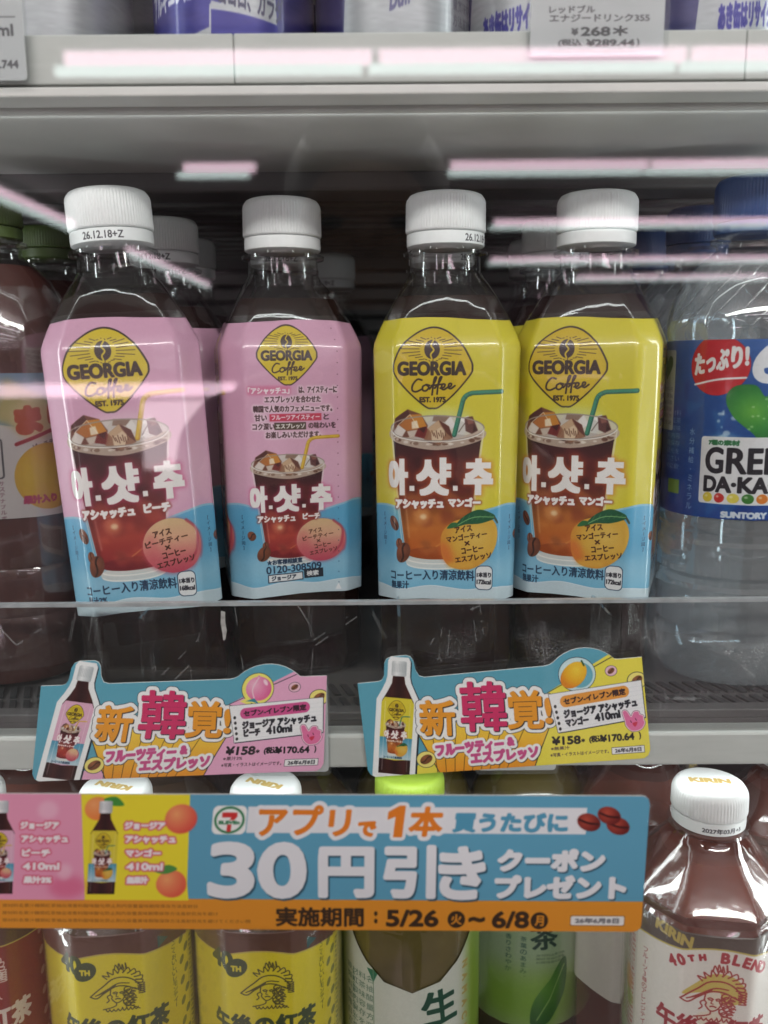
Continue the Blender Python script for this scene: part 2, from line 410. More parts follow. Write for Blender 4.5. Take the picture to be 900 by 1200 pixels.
def hangul(A, gl, o=True):
    kw = dict(col=(246, 243, 240), glow=(.55, .8, gl, .62))
    A.sq = True
    A.text("아", -20.8, 65.8, 9.4, 15.8, bold=.72, **kw)
    A.text("샷", -5.6, 65.7, 14.6, 16.4, bold=.8, **kw)
    A.text("추", 12.8, 65.8, 12.2, 15.8, bold=.8, **kw)
    A.sq = False
    for x in (-14.6, 3.4): A.rect(x - 1.0, 69.6, x + 1.0, 71.8, (246, 243, 240))
def peachfruit(A, x, y, r):
    A.ell(x, y + .3, r * 1.04, r * 1.0, (190, 70, 90), a=.55, bl=.7)
    A.ell(x, y, r, r * .96, multi([(y - r, (222, 192, 142)), (y - r * .2, (226, 172, 142)), (y + r * .4, (208, 112, 114)), (y + r, (188, 66, 90))]))
    A.ell(x - r * .72, y + r * .1, r * .28, r * .6, (206, 84, 96), a=.4, bl=r * .1)
    A.stroke([(x + r * .5, y - r * .85), (x + r * .86, y - r * .45), (x + r * .8, y + r * .2), (x + r * .5, y + r * .6)], r * .05, (176, 60, 80), a=.75, bl=.15)
    A.ell(x + r * .92, y + r * .05, r * .12, r * .5, (200, 70, 92), a=.5, bl=.4)
def mangofruit(A):
    x, y = 9.6, 94.6
    P = [(-2.6, 96), (-2, 90), (2, 85.6), (8, 83.6), (14.5, 82.6), (19.5, 85), (21.6, 90.5), (20.2, 97), (15.8, 103), (9, 106.4), (2, 105.4), (-1.6, 101.5)]
    A.poly(P, rad([(0, (240, 214, 110)), (.6, (232, 192, 76)), (1, (220, 148, 56))], 12, 92, 15), sm=True)
    A.poly(P, (190, 120, 40), a=.25, sm=True, bl=.6)
    A.ell(-.2, 99, 2.4, 5, (222, 96, 50), a=.5, bl=1, rot=-20); A.ell(6, 104.5, 6, 1.6, (236, 190, 80), a=.6, bl=.6)
    A.poly([(3.3, 87.5), (7, 83), (13, 80.0), (18.5, 81.5), (20, 83.6), (14, 86), (8, 86.4)], (34, 92, 60), sm=True)
    A.stroke([(3.6, 87.2), (11, 83.4), (19.8, 83.2)], .16, (140, 190, 120))
    for k in range(6): A.stroke([(6 + k * 2.2, 85.6 - k * .4), (7.4 + k * 2.2, 82.6 - k * .1)], .08, (110, 165, 105), a=.8)
    A.poly([(.0, 88.2), (2, 85.7), (4.6, 86), (3.5, 87.6)], (50, 108, 60), sm=True)
    A.stroke([(20, 83.6), (21.4, 85.6)], .5, (70, 80, 60))
def fruit_words(A, l2, dx=0.0, dy=0.0, s=1.0):
    c = (70, 32, 20)
    for t, x, y, w in (("アイス", 6.9, 88.4, 7.4), (l2, 8.3, 91.8, 17.2), ("×", 8.6, 94.7, 2.2), ("コーヒー", 10.8, 97.4, 9.4), ("エスプレッソ", 11.2, 101.0, 15.4)):
        A.text(t, x + dx, y + dy, w, 2.9 if t != "×" else 2.1, c, bold=.1, rot=-9)
def coffee_label(kind):
    peach = kind == 'peach'
    base = (222, 170, 198) if peach else (218, 206, 52)
    A = Art(218, 120, 6.4, base)
    gl = (196, 62, 112) if peach else (206, 96, 44)
    fill = (222, 196, 42) if peach else (216, 186, 30)
    # sky-blue foot of the whole wrap, white hem
    X = np.linspace(0, 218, 110)
    for col, off in (((146, 198, 222), 0), ((88, 172, 214), .9)):
        top = [(x, 80.5 + 3.0 * math.cos((x - 109) / 54.5 * 2 * math.pi) * .9 + off) for x in X]
        A.poly(top + [(218, 121), (0, 121)], multi([(78, col), (100, tuple(q * .96 for q in col)), (112, (120, 190, 222))]), a=1 if off == 0 else .85)
    for x in (30, 76, 109, 140, 163, 200): A.ell(x, 106, 26, 7, (176, 214, 232), a=.35, bl=3)
    A.poly([(x, 114.6 + .7 * math.sin(x * .23)) for x in X] + [(218, 121), (0, 121)], (206, 226, 234))
    A.stroke([(x, 114.6 + .7 * math.sin(x * .23)) for x in X], .15, (235, 245, 250), sm=False)
    if peach:
        for i, cx in enumerate((109, 163.5, 0, 218)):
            A.ell(cx - 4, 62, 40, 14, (238, 196, 216), a=.25, bl=4)
    def main(cx):
        A.frame(cx - 6.1, 20.2); logo(A, fill)
        A.frame(cx, 0)
        A.ell(-4.5, 66, 23, 24, (250, 238, 160) if not peach else (242, 200, 216), a=.35, bl=3)
        A.ell(-2, 41, 12, 4, (214, 232, 190) if not peach else (240, 214, 224), a=.5, bl=1.5)
        cup(A, peach)
        straw(A, (60, 140, 112) if not peach else (226, 190, 60), (34, 100, 82) if not peach else (196, 150, 40))
        cup_rim(A)
        bean(A, -22.7, 86, 2.1, 3.4, -25); bean(A, -20.4, 94.6, 1.5, 2.2, 10, (120, 72, 50)); bean(A, -18.6, 98.8, 3.0, 4.6, 15)
        A.vtext("【イメージ図】", -28.2, 82.5, 2.1, 1.9, NAVY)
        if peach: peachfruit(A, 12.0, 93.3, 12.0)
        else: mangofruit(A)
        fruit_words(A, "ピーチティー" if peach else "マンゴーティー", 1.2 if peach else 0, -.8 if peach else 0)
        hangul(A, gl)
        A.text("アシャッチュ", -11.6, 77.4, 20.6, 4.4, (250, 248, 246), bold=.34, glow=(.5, .35, (150, 60, 50)))
        A.text("ピーチ" if peach else "マンゴー", 7.2, 76.8, 10.6 if peach else 13.6, 4.2, (250, 248, 246), bold=.34, glow=(.5, .35, (150, 60, 50)))
        A.text("コーヒー入り清涼飲料", -6.6, 109.0, 37, 4.7, NAVY, bold=.1)
        A.text("果汁3%" if peach else "無果汁", -20.5, 113.4, 8.6, 3.6, NAVY, bold=.08)
        A.rect(12.2, 104.6, 19.6, 115.2, NAVY, r=2.2); A.rect(12.5, 104.9, 19.3, 114.9, (236, 240, 240), r=2)
        A.text("1本当り", 15.9, 108.6, 6, 2.3, (30, 30, 40), bold=.1); A.text("168kcal" if peach else "172kcal", 15.9, 111.7, 6, 2.1, (30, 30, 40), bold=.1)
    def info(cx):
        A.frame(cx - 3.4, 14.4, .77, 0, .75); logo(A, fill)
        A.frame(cx, 0)
        dk = (70, 40, 50)
        for j, (t, y, w) in enumerate((("は、アイスティーに", 29.1, 16), ("エスプレッソを合わせた", 33.0, 23.5), ("韓国で人気のカフェメニューです。", 37.0, 33), ("甘い", 40.7, 5), ("コク深い", 44.5, 9), ("お楽しみいただけます。", 48.2, 23.5))):
            xx = {0: 9, 1: -1.5, 2: -1.5, 3: -15, 4: -14, 5: -1.5}[j]
            A.text(t, xx, y, w, 3.0, dk, bold=.1, glow=(.45, .3, (246, 222, 234)))
        A.rect(-20.2, 27.3, -2.4, 31.0, (214, 84, 130), a=.55, bl=.5); A.text("「アシャッチュ」", -11.3, 29.2, 17, 3.0, (250, 240, 245), bold=.16)
        A.rect(-11.4, 39.2, 10.4, 42.3, (204, 48, 84)); A.text("フルーツアイスティー", -.5, 40.75, 20.4, 2.3, (250, 240, 245), bold=.1); A.text("と", 12.4, 40.7, 2.3, 2.6, dk, bold=.1)
        A.rect(-9.6, 42.9, 3.8, 46.1, (74, 60, 50)); A.text("エスプレッソ", -2.9, 44.5, 12.2, 2.3, (250, 245, 240), bold=.1); A.text("の味わいを", 10.6, 44.4, 11.6, 2.9, dk, bold=.1)
        A.frame(cx - .5, 27.0, .80, 0, .745)
        cup(A, peach); straw(A, (226, 190, 60) if peach else (60, 140, 112), (196, 150, 40) if peach else (34, 100, 82)); cup_rim(A)
        bean(A, -25.5, 87.5, 2.9, 2.6, 60); bean(A, -19.0, 98.5, 3.4, 4.8, 25); bean(A, -18, 93.5, 1.6, 2.2, 10)
        A.vtext("【イメージ図】", -31, 76.5, 3.1, 2.6, NAVY)
        if peach: peachfruit(A, 12.5, 91.8, 13.6)
        else: mangofruit(A)
        fruit_words(A, "ピーチティー" if peach else "マンゴーティー", 2.4 if peach else 0, -2.4 if peach else 0)
        hangul(A, gl)
        A.text("アシャッチュ", -11.6, 77.8, 20.6, 4.4, (250, 248, 246), bold=.3, glow=(.5, .35, (150, 60, 50)))
        A.text("ピーチ" if peach else "マンゴー", 7.2, 77.0, 9.6, 4.0, (250, 248, 246), bold=.3, glow=(.5, .35, (150, 60, 50)))
        A.frame(cx, 0)
        A.text("★お客様相談室", -6.8, 104.3, 15.5, 2.4, NAVY, bold=.08, rot=-1.5)
        A.text("0120-308509", -2.8, 107.6, 24.5, 3.5, NAVY, bold=.12, rot=-1.5)
        A.rect(-14.4, 109.8, 1.2, 113.6, (30, 40, 60), rot=-1); A.rect(-14.0, 110.2, .8, 113.2, (238, 242, 242), rot=-1)
        A.text("ジョージア", -7.4, 111.7, 11, 2.2, (30, 40, 60), bold=.1, rot=-1)
        A.rect(1.6, 108.6, 10.2, 112.8, (34, 40, 52), rot=-2); A.text("検索", 5.4, 110.7, 5.4, 2.6, (236, 240, 240), bold=.08, rot=-2)
        A.poly([(15.6, 119), (18.4, 119), (17, 116.0)], (250, 252, 252))
        for k in range(24): A.ell(17.2, 3 + k * 4.9, .22, .22, (90, 50, 70) if k < 16 else (30, 60, 90))
    main(109); info(163.5)
    A.frame(0, 0)
    for cx in (54.5, 0, 218):
        A.rect(cx - 15, 8, cx + 15, 34, (240, 240, 236) if cx == 54.5 else base, a=.9, r=1.5); A.fine(cx - 14, 9, cx + 14, 33, 9, (60, 40, 50))
        A.fine(cx - 15, 40, cx + 15, 70, 10, (90, 50, 70) if peach else (80, 70, 30))
    A.rect(40, 88, 66, 104, (245, 245, 242)); 
    for k in range(34):
        w = .12 + .34 * ((k * 7919) % 5) / 5; A.rect(42 + k * .65, 90, 42 + k * .65 + w, 101, (20, 20, 24))
    A.noise(.006, .5)
    return A.image('label_' + kind)

def mini_bottle(A, peach, base_only=False):         # bottle picture, 0..40 wide, 0..130 high, cap at the top
    A.rect(11, 0, 29, 17, multi([(11, (190, 196, 198)), (17, (242, 244, 244)), (29, (176, 184, 188))], 0), r=2)
    for k in range(9): A.stroke([(12.6 + k * 1.9, 3), (12.6 + k * 1.9, 12)], .25, (170, 176, 180), sm=False)
    A.poly([(13, 17), (27, 17), (28, 25), (39, 45), (39, 130), (1, 130), (1, 45), (12, 25)], multi([(1, (36, 14, 16)), (12, (70, 32, 30)), (20, (46, 18, 20)), (32, (78, 38, 34)), (39, (30, 12, 14))], 0))
    A.poly([(4, 41), (36, 41), (39.5, 47), (39.5, 112), (20, 114), (.5, 112), (.5, 47)], (226, 176, 200) if peach else (224, 208, 60))
    A.rect(.5, 87, 39.5, 112.5, multi([(87, (70, 150, 180)), (112, (190, 215, 225))]))
    A.frame_save = (A.A.copy(), A.k)
    B = A.A.copy(); k = A.k
    def sub(ox, oy, sc):
        A.A = np.array([[B[0, 0] * sc, B[0, 1] * sc, B[0, 0] * ox + B[0, 1] * oy + B[0, 2]], [B[1, 0] * sc, B[1, 1] * sc, B[1, 0] * ox + B[1, 1] * oy + B[1, 2]]]); A.k = k * sc
    sub(19, 55, .66); logo(A)
    sub(21.5, 43, .62); cup(A, peach); cup_rim(A); straw(A, (60, 140, 112) if not peach else (226, 190, 60), (34, 100, 82) if not peach else (196, 150, 40))
    (peachfruit(A, 12, 93, 12) if peach else mangofruit(A)); hangul(A, (200, 70, 100)); A.text("アシャッチュ ピーチ" if peach else "アシャッチュ マンゴー", -5, 78, 33, 4, (250, 248, 246), bold=.3)
    A.text("コーヒー入り清涼飲料", -6.6, 109.0, 37, 4.7, NAVY, bold=.1)
    A.A = B; A.k = k
    A.stroke([(5, 46), (5, 126)], .5, (255, 255, 255), a=.35, sm=False); A.stroke([(35, 46), (35, 126)], .4, (255, 255, 255), a=.3, sm=False)

# promo card: everything in the photograph's own pixel grid for the mango card, turned upright
POPW, POPH, POPT = 334.0, 112.0, 27.0
def pop_outline():
    o = [(0, POPT)]
    o += [(25, POPT), (29, POPT - 1.5), (32, POPT - 6), (34, 7), (37, 2), (43, 0), (60, 0), (65, 2), (68, 7), (69.5, POPT - 9), (73, POPT - 2), (79, POPT)]
    o += [(220, POPT), (226, POPT - 1)]
    o += [(265 + 53 * math.cos(t), POPT + 37 - 53 * math.sin(t)) for t in np.radians([131, 122, 113, 104, 95, 86, 77, 68, 59, 50, 45])]
    o += [(308, POPT), (334, POPT), (334, POPT + 103), (331, POPT + 109), (326, POPT + 112), (8, POPT + 112), (3, POPT + 109), (0, POPT + 103)]
    return o
def pop_art(peach):
    A = Art(POPW, POPH + POPT, 3.3, (96, 168, 190))
    A.frame(0, POPT)
    R = math.radians(5.15)
    def L(px, py):                                   # photograph pixel -> card units (mango card)
        dx, dy = px - 419, py - 800
        D = 333 * 110 + 30 * 13
        return (334 * (dx * 110 - dy * 13) / D, 112 * (333 * dy + 30 * dx) / D)
    c3 = lambda x, y: L(410 + x / 4.5, 760 + y / 4.5)
    c4 = lambda x, y: L(590 + x / 4.737, 750 + y / 4.735)
    T = 5.15
    main = (238, 176, 208) if peach else (240, 226, 84)
    dark = (30, 40, 52)
    A.poly([c4(620, 60), (340, -40), (340, 120), c4(150, 690), c4(245, 277)], main)
    A.poly([c4(605, 90), c4(245, 277), c4(245, 281), c4(605, 95)], dark)
    A.poly([c3(330, 670), c3(330, 640), c3(400, 560), c3(560, 690)], main)
    cone = [c3(350, 420), c3(480, 650), c4(180, 680), c4(285, 380), c4(200, 330)]
    A.poly(cone, multi([(40, (250, 222, 80)), (75, (246, 196, 64)), (110, (240, 158, 46))]))
    for q in range(9):
        x0 = 60 + q * 15.5; A.stroke([(x0 + 20 - q * 1.0, 52), (76 + q * 11.5 + (q - 4) * -1.5, 116)], .35, (60, 50, 30), sm=False)
    A.stroke([c3(350, 420), c3(484, 655)], .5, dark, sm=False); A.stroke([c4(285, 370), c4(180, 680)], .5, dark, sm=False)
    # die-cut bottle
    rot, sc = 9.5, 1.02
    A.frame(52, POPT - 21, sc, rot)
    S = [(-10, -4), (10, -4), (12.5, 0), (12.5, 17), (14, 24), (24, 44), (24, 150), (-24, 150), (-24, 44), (-14, 24), (-12.5, 17), (-12.5, 0)]
    A.poly([(x * 1.06 + 1.2, y + 1) for x, y in S], dark); A.poly(S, (244, 246, 246), grow=.5)
    a = math.radians(rot)
    A.frame(52 - 20 * .95 * sc * math.cos(a), POPT - 21 - 20 * .95 * sc * math.sin(a), sc * .95, rot, sc)
    mini_bottle(A, peach)
    A.frame(0, POPT)
    W = (246, 246, 246)
    big = [("新", c3(460, 352), 42, 43, (240, 160, 50)), ("韓", c3(702, 292), 54, 57, (214, 56, 108)), ("覚", c4(120, 368), 43, 44, (240, 160, 50)), ("!", c4(250, 372), 9, 29, (240, 160, 50))]
    for t, c, w, h, col in big: A.text(t, c[0], c[1], w, h, dark, bold=1.3, rot=T * .6, out=((5.2, dark),))
    for t, c, w, h, col in big: A.text(t, c[0], c[1], w, h, dark, bold=1.3, rot=T * .6, out=((4.6, W),))
    for t, c, w, h, col in big: A.text(t, c[0], c[1], w, h, col, bold=1.3, rot=T * .6, out=((.25, dark, 1.0, 1.0),))
    sub = [("フルーツティー", c3(635, 505), 81, 15), ("&", c3(850, 468), 9, 11), ("エスプレッソ", (c3(645, 560)[0] / 2 + c4(190, 570)[0] / 2, c3(645, 565)[1] / 2 + c4(190, 590)[1] / 2), 81, 15.5)]
    for t, c, w, h in sub: A.text(t, c[0], c[1], w, h, W, bold=1.2, rot=-2, out=((3.3, dark, .6, .6), (3.1, W)))
    for t, c, w, h in sub: A.text(t, c[0], c[1], w, h, (208, 84, 142), bold=1.2, rot=-2)
    x, y = c3(405, 572); A.ell(x, y, 11.6, 10, dark); A.ell(x, y, 11, 9.4, (246, 232, 130)); bean(A, x, y, 5.2, 7.8, 65, (120, 74, 48))
    # fruit in its bubble
    x, y = c4(395, 185)
    if peach:
        A.ell(x, y, 19, 18.5, dark); A.ell(x, y, 18.4, 17.9, (246, 236, 120)); A.poly([(x - 21, y + 14), (x - 8, y + 8), (x - 8, y + 20)], (246, 236, 120))
        A.ell(x + 1, y, 15, 14, rad([(0, (248, 190, 212)), (1, (226, 92, 150))], x - 5, y - 5, 24)); A.poly([(x + 1, y - 16), (x + 6, y - 11), (x - 3, y - 11)], (240, 150, 186)); A.stroke([(x - 4, y + 12), (x - 6, y), (x + 1, y - 13)], .7, (246, 210, 224)); A.poly([(x - 14, y + 14), (x - 4, y + 11), (x + 2, y + 18), (x - 6, y + 15)], (60, 140, 160))
        A.ell(x + 9, y - 7, 2, 4, (255, 240, 246), a=.8, bl=.4, rot=-30)
    else:
        A.ell(x + 3, y, 22, 19, dark); A.ell(x + 3, y, 21.4, 18.4, (206, 232, 236)); A.ell(x + 6, y + 1, 15.5, 14, (110, 178, 196))
        A.ell(x - 1, y + .5, 17.5, 12.2, rad([(0, (250, 214, 70)), (.7, (240, 176, 40)), (1, (230, 140, 40))], x + 3, y - 5, 20), rot=-35); A.stroke([(x + 10, y - 14), (x + 12, y - 9)], 1, (40, 90, 50))
    for q, w in ((c4(598, 165), 6.2), (c4(742, 213), 10)):
        A.ell(q[0], q[1], w * 1.16, w * .95, dark); A.ell(q[0], q[1], w * 1.08, w * .88, (240, 196, 212) if w < 8 else (246, 232, 130)); bean(A, q[0], q[1], w * .45, w * .72, 60, (120, 74, 48))
    # memo slip
    card = [c4(250, 288), c4(765, 212), c4(792, 402), c4(305, 487)]
    A.poly([(a_ + .9, b_ + 1) for a_, b_ in card], dark); A.poly(card, dark, grow=.4); A.poly(card, (244, 244, 246))
    for j in range(5):
        x, y = c4(288 + j * 7, 350 + j * 29); A.ell(x, y, 1.6, 1.9, (30, 30, 34))
    for j in range(8):
        a0, a1 = c4(300 + j * 4, 312 + j * 22), c4(770 + j * 2, 240 + j * 22); A.stroke([a0, a1], .12, (200, 206, 214), sm=False)
    pc = (214, 88, 148) if peach else (236, 160, 70)
    x, y = c4(507, 297); A.rect(x - 41, y - 6.4, x + 41, y + 6.4, pc, r=6.2, rot=-4.2)
    A.text("セブン-イレブン限定", x, y, 74, 7.6, (50, 30, 40), bold=.42, rot=-4.2)
    x, y = c4(540, 358); A.text("ジョージア アシャッチュ", x, y, 88, 10.2, (34, 34, 44), bold=.75, rot=-4)
    x, y = c4(395, 425) if peach else c4(410, 425); A.text("ピーチ" if peach else "マンゴー", x, y, 20 if peach else 28, 9.6, (34, 34, 44), bold=.75, rot=-4)
    x, y = c4(545, 400) if peach else c4(580, 396); A.text("410ml", x, y, 31, 9.4, (34, 34, 44), bold=.75, rot=-4)
    x, y = c4(728, 415)
    hand = [(x - 12, y - 9), (x - 8, y - 10), (x - 3, y - 3), (x + 1, y - 8), (x + 6, y - 8), (x + 7, y - 5), (x + 11, y - 3), (x + 11, y + 1), (x + 12, y + 5), (x + 7, y + 11), (x - 3, y + 12), (x - 9, y + 6), (x - 10, y)]
    A.poly(hand, (90, 50, 70), grow=1.4, sm=True); A.poly(hand, (246, 216, 228), grow=1.0, sm=True); A.poly(hand, (232, 120, 168), sm=True)
    A.stroke([(x - 4, y + 1), (x - 3, y + 3)], .5, (110, 40, 70)); A.stroke([(x + 2, y - 1), (x + 3, y + 1)], .5, (110, 40, 70)); A.poly([(x - 2, y + 4), (x + 4, y + 3), (x + 1, y + 8)], (210, 50, 80), sm=True)
    # prices
    t = (34, 32, 36)
    x, y = c4(352, 528); A.text("¥158", x, y, 34, 10.8, t, bold=.62, rot=.8)
    x, y = c4(446, 527); A.text("＊", x, y, 4.6, 4.6, t, bold=.4)
    x, y = c4(536, 518); A.text("(税込", x - 3.5, y, 17, 9.2, t, bold=.4, rot=.5)
    x, y = c4(640, 508); A.text("¥170.64", x - .5, y, 40, 8.6, t, bold=.5, rot=.5); x, y = c4(764, 498); A.text(")", x, y, 2.6, 9, t, bold=.4)
    x, y = c4(320, 573); A.text("※果汁3%" if peach else "※無果汁", x, y, 22, 4.6, (80, 60, 70), bold=.12)
    x, y = c4(430, 599); A.text("※写真・イラストはイメージです。", x, y, 69, 4.8, (80, 60, 70), bold=.12)
    x, y = c4(700, 575); A.rect(x - 19.5, y - 4.2, x + 19.5, y + 4.2, (60, 60, 70)); A.rect(x - 19, y - 3.7, x + 19, y + 3.7, (244, 244, 244)); A.text("26年6月8日", x, y, 31, 5.4, (50, 50, 60), bold=.2)
    A.noise(.006, 1.0)
    return A.image('card_' + ('peach' if peach else 'mango'))

def banner_art():                                   # user units = photograph pixels from (-60, 928)
    A = Art(822, 162, 2.3, (98, 168, 198))
    A.frame(60, -929)
    A.rect(-70, 1054, 780, 1100, (232, 152, 44))
    A.poly([(-70, 920), (94, 920), (106, 1056), (-70, 1056)], (238, 160, 190))
    A.poly([(94, 920), (222, 920), (228, 1056), (106, 1056)], (244, 228, 52))
    def fruit(x, y, r, c=(236, 110, 70), a=1.0): A.ell(x, y, r, r * .92, rad([(0, (248, 170, 110)), (1, c)], x - r * .3, y - r * .3, r * 1.3), a=a, bl=.6)
    fruit(115, 946, 15, (240, 130, 60)); A.poly([(122, 935), (136, 932), (146, 942), (130, 942)], (70, 150, 60), sm=True)
    fruit(214, 958, 19, (226, 84, 70)); fruit(208, 1036, 18, (232, 96, 70)); A.poly([(186, 1020), (202, 1013), (214, 1018), (200, 1024)], (80, 150, 70), sm=True)
    A.ell(84, 1040, 22, 14, (224, 100, 140), a=.7, bl=4); A.ell(80, 1022, 9, 10, (244, 196, 214), a=.7, bl=2); A.ell(57, 948, 12, 11, (244, 190, 212), a=.8, bl=2)
    for x, pk in ((-14, True), (108, False)):
        A.frame(60 + x - .5, 937 - 929, .86, 0); mini_bottle(A, pk); A.frame(60, -929)
    for x0, rows in ((68, ("ジョージア", "アシャッチュ", "ピーチ", "410ml", "果汁3%")), (188, ("ジョージア", "アシャッチュ", "マンゴー", "410ml", "無果汁"))):
        for j, t in enumerate(rows):
            w = (46, 56, 34, 44, 34)[j] if x0 == 68 else (48, 60, 42, 44, 26)[j]
            lx = x0 - 43 + w / 2 + j * 1.6 if x0 == 68 else x0 - 40 + w / 2 + j * 1.6
            A.text(t, lx, 966 + j * 16.4, w, 9.5, (250, 244, 246), bold=.8, glow=(1.7, .5, (220, 90, 120), .95), bl=.3)
    for j in range(3): A.fine(8, 1060 + j * 9, (238, 262, 300)[j], 1066 + j * 9, 1, (110, 70, 30), a=.85)
    # number-7 tile
    A.rect(251, 942, 291, 976, (248, 248, 246), r=7)
    A.ell(271, 959, 18, 16.2, (40, 130, 80)); A.ell(271, 959, 15.2, 13.4, (248, 248, 246)); A.poly([(262, 950), (280, 950), (280, 955), (274, 962), (273.5, 973), (268.5, 973), (269, 962), (273, 956), (262, 956)], (214, 50, 50))
    A.rect(257, 959.2, 285, 964.4, (248, 248, 246)); A.text("ELEVEn", 271, 961.9, 25, 4.4, (30, 120, 70), bold=.5)
    A.rect(292, 943, 690, 974, (236, 238, 242))
    O = (236, 132, 36); Wt = (238, 240, 244)
    hd = [("ア", 322, 962, 34, 32), ("プ", 363, 959, 36, 36), ("リ", 401, 962, 26, 32), ("で", 434, 969, 22, 19), ("本", 503, 960, 40, 36)]
    for t, x, y, w, h in hd: A.text(t, x, y, w, h, O, bold=1.5, out=((5, Wt),))
    for t, x, y, w, h in hd: A.text(t, x, y, w, h, O, bold=1.5)
    one = [(470, 942), (476, 942), (476, 978), (467, 978), (467, 953), (458, 957), (458, 949)]
    A.poly(one, Wt, grow=5); A.poly(one, O, grow=.8)
    A.text("買うたびに", 602, 961, 134, 24, (84, 158, 190), bold=1.4)
    big = [("3", 278, 1019, 56, 69), ("0", 338, 1019, 58, 69), ("円", 413, 1021, 66, 62), ("引", 487, 1020, 62, 65), ("き", 548, 1021, 56, 65)]
    for t, x, y, w, h in big: A.text(t, x, y, w, h, Wt, bold=3.8 if t in '30' else 3.2, out=((.3, (50, 90, 110), 1.8, 2.2),))
    for t, x, y, w, h in (("クーポン", 652, 1005, 126, 28), ("プレゼント", 664, 1037, 155, 29)): A.text(t, x, y, w, h, Wt, bold=2.3, out=((.2, (50, 90, 110), 1.5, 1.8),))
    for x, y in ((693, 960), (727, 964), (716, 952)):
        A.ell(x, y, 14, 10, rad([(0, (190, 80, 60)), (1, (110, 30, 28))], x - 3, y - 3, 15), rot=20); A.stroke([(x - 11, y - 3), (x, y + 1), (x + 11, y + 2)], 1.2, (60, 14, 14))
    K = (60, 42, 26)
    A.text("実施期間", 382, 1075, 104, 24, K, bold=.9); A.text(":", 448, 1075, 4, 15, K, bold=1.3)
    A.text("5/26", 491, 1076, 62, 21, K, bold=1.1); A.ell(543, 1077, 10.4, 10.4, K); A.text("火", 543, 1077, 13, 13, (232, 152, 44), bold=.5); A.text("~", 567, 1077, 20, 7, K, bold=1.5)
    A.text("6/8", 607, 1077, 44, 21, K, bold=1.1); A.ell(641, 1078, 10.4, 10.4, K); A.text("月", 641, 1078, 11, 13, (232, 152, 44), bold=.5)
    A.rect(677, 1071, 742, 1084, (60, 60, 60), a=.4, r=2); A.rect(678, 1072, 741, 1083, (240, 240, 236), r=2); A.text("26年6月8日", 709, 1077.5, 52, 7, (120, 120, 124), bold=.5)
    return A.image('banner')

def lady(A, x, y, s, ink, fill=None, hatfill=None):  # small engraving of a lady in a feathered hat, unit = radius of hat
    def S(p, r=.03, c=ink, a=1): A.stroke([(x + u * s, y + v * s) for u, v in p], r * s * .72, c, a)
    def F(p, c, a=1): A.poly([(x + u * s, y + v * s) for u, v in p], c, a, sm=True)
    if hatfill: F([(-1, .1), (-.6, -.35), (-.1, -.75), (.5, -.7), (.95, -.25), (.9, .2), (.3, .3), (-.3, -.05)], hatfill)
    if fill:
        F([(-.28, -.05), (.1, -.15), (.22, .2), (.05, .55), (-.15, .6), (-.28, .35)], fill)
        F([(-.5, .75), (0, .6), (.6, .8), (.5, 1.1), (-.4, 1.1)], fill)
    S([(-1.05, .28), (-.8, .05), (-.5, -.2), (-.2, -.45), (.2, -.5), (.55, -.35), (.8, -.05), (.7, .1), (.3, -.1), (-.1, -.12), (-.5, .12), (-.8, .35), (-1.05, .28)], .035)
    S([(-.75, .2), (-.4, -.02), (0, -.25), (.4, -.22)]); S([(-.85, .24), (-.45, .06), (-.1, -.18)])
    for k in range(9):
        t = -2.7 + k * .33; S([(.1 + .55 * math.cos(t), -.3 + .4 * math.sin(t)), (.12 + .8 * math.cos(t + .15), -.3 + .62 * math.sin(t + .1)), (.1 + .78 * math.cos(t + .3), -.28 + .5 * math.sin(t + .3)), (.1 + .56 * math.cos(t + .3), -.3 + .4 * math.sin(t + .3))])
    for k in range(4): S([(-.1 + k * .14, -.85), (-.05 + k * .12, -1.05 - .05 * (k % 2)), (.05 + k * .1, -.85)])
    S([(-.28, 0), (-.3, .2), (-.24, .3), (-.26, .4), (-.1, .58), (.1, .5), (.22, .28), (.2, .05)], .03)
    S([(-.2, .14), (-.12, .11), (-.04, .15)], .03); S([(.04, .15), (.12, .12), (.17, .15)], .03); S([(-.06, .18), (-.1, .3), (-.03, .32)], .022); S([(-.12, .42), (-.04, .4), (.05, .43)], .035); S([(-.17, .18), (-.08, .19)], .03); S([(.06, .19), (.14, .19)], .03)
    for k in range(7):
        c0 = (.32 + .06 * math.sin(k * 2.1), .02 + k * .11); S([(c0[0] + .11 * math.cos(t), c0[1] + .09 * math.sin(t)) for t in np.linspace(0, 5.2, 8)])
        c0 = (.52 + .05 * math.cos(k * 1.7), .1 + k * .1); S([(c0[0] + .1 * math.cos(t), c0[1] + .08 * math.sin(t)) for t in np.linspace(1, 6, 7)])
    S([(-.3, .2), (-.42, .3), (-.36, .45), (-.45, .55)]); S([(-.1, .58), (-.12, .7), (-.3, .78), (-.6, .85)]); S([(.15, .5), (.2, .68), (.5, .8), (.75, .95)])
    for k in range(8): S([(-.5 + k * .15, .85 + .05 * math.sin(k)), (-.44 + k * .15, .95), (-.36 + k * .15, .86)])
    for k in range(5): S([(.72, -.2 + k * .08), (.98, -.12 + k * .1), (.75, .0 + k * .07)])

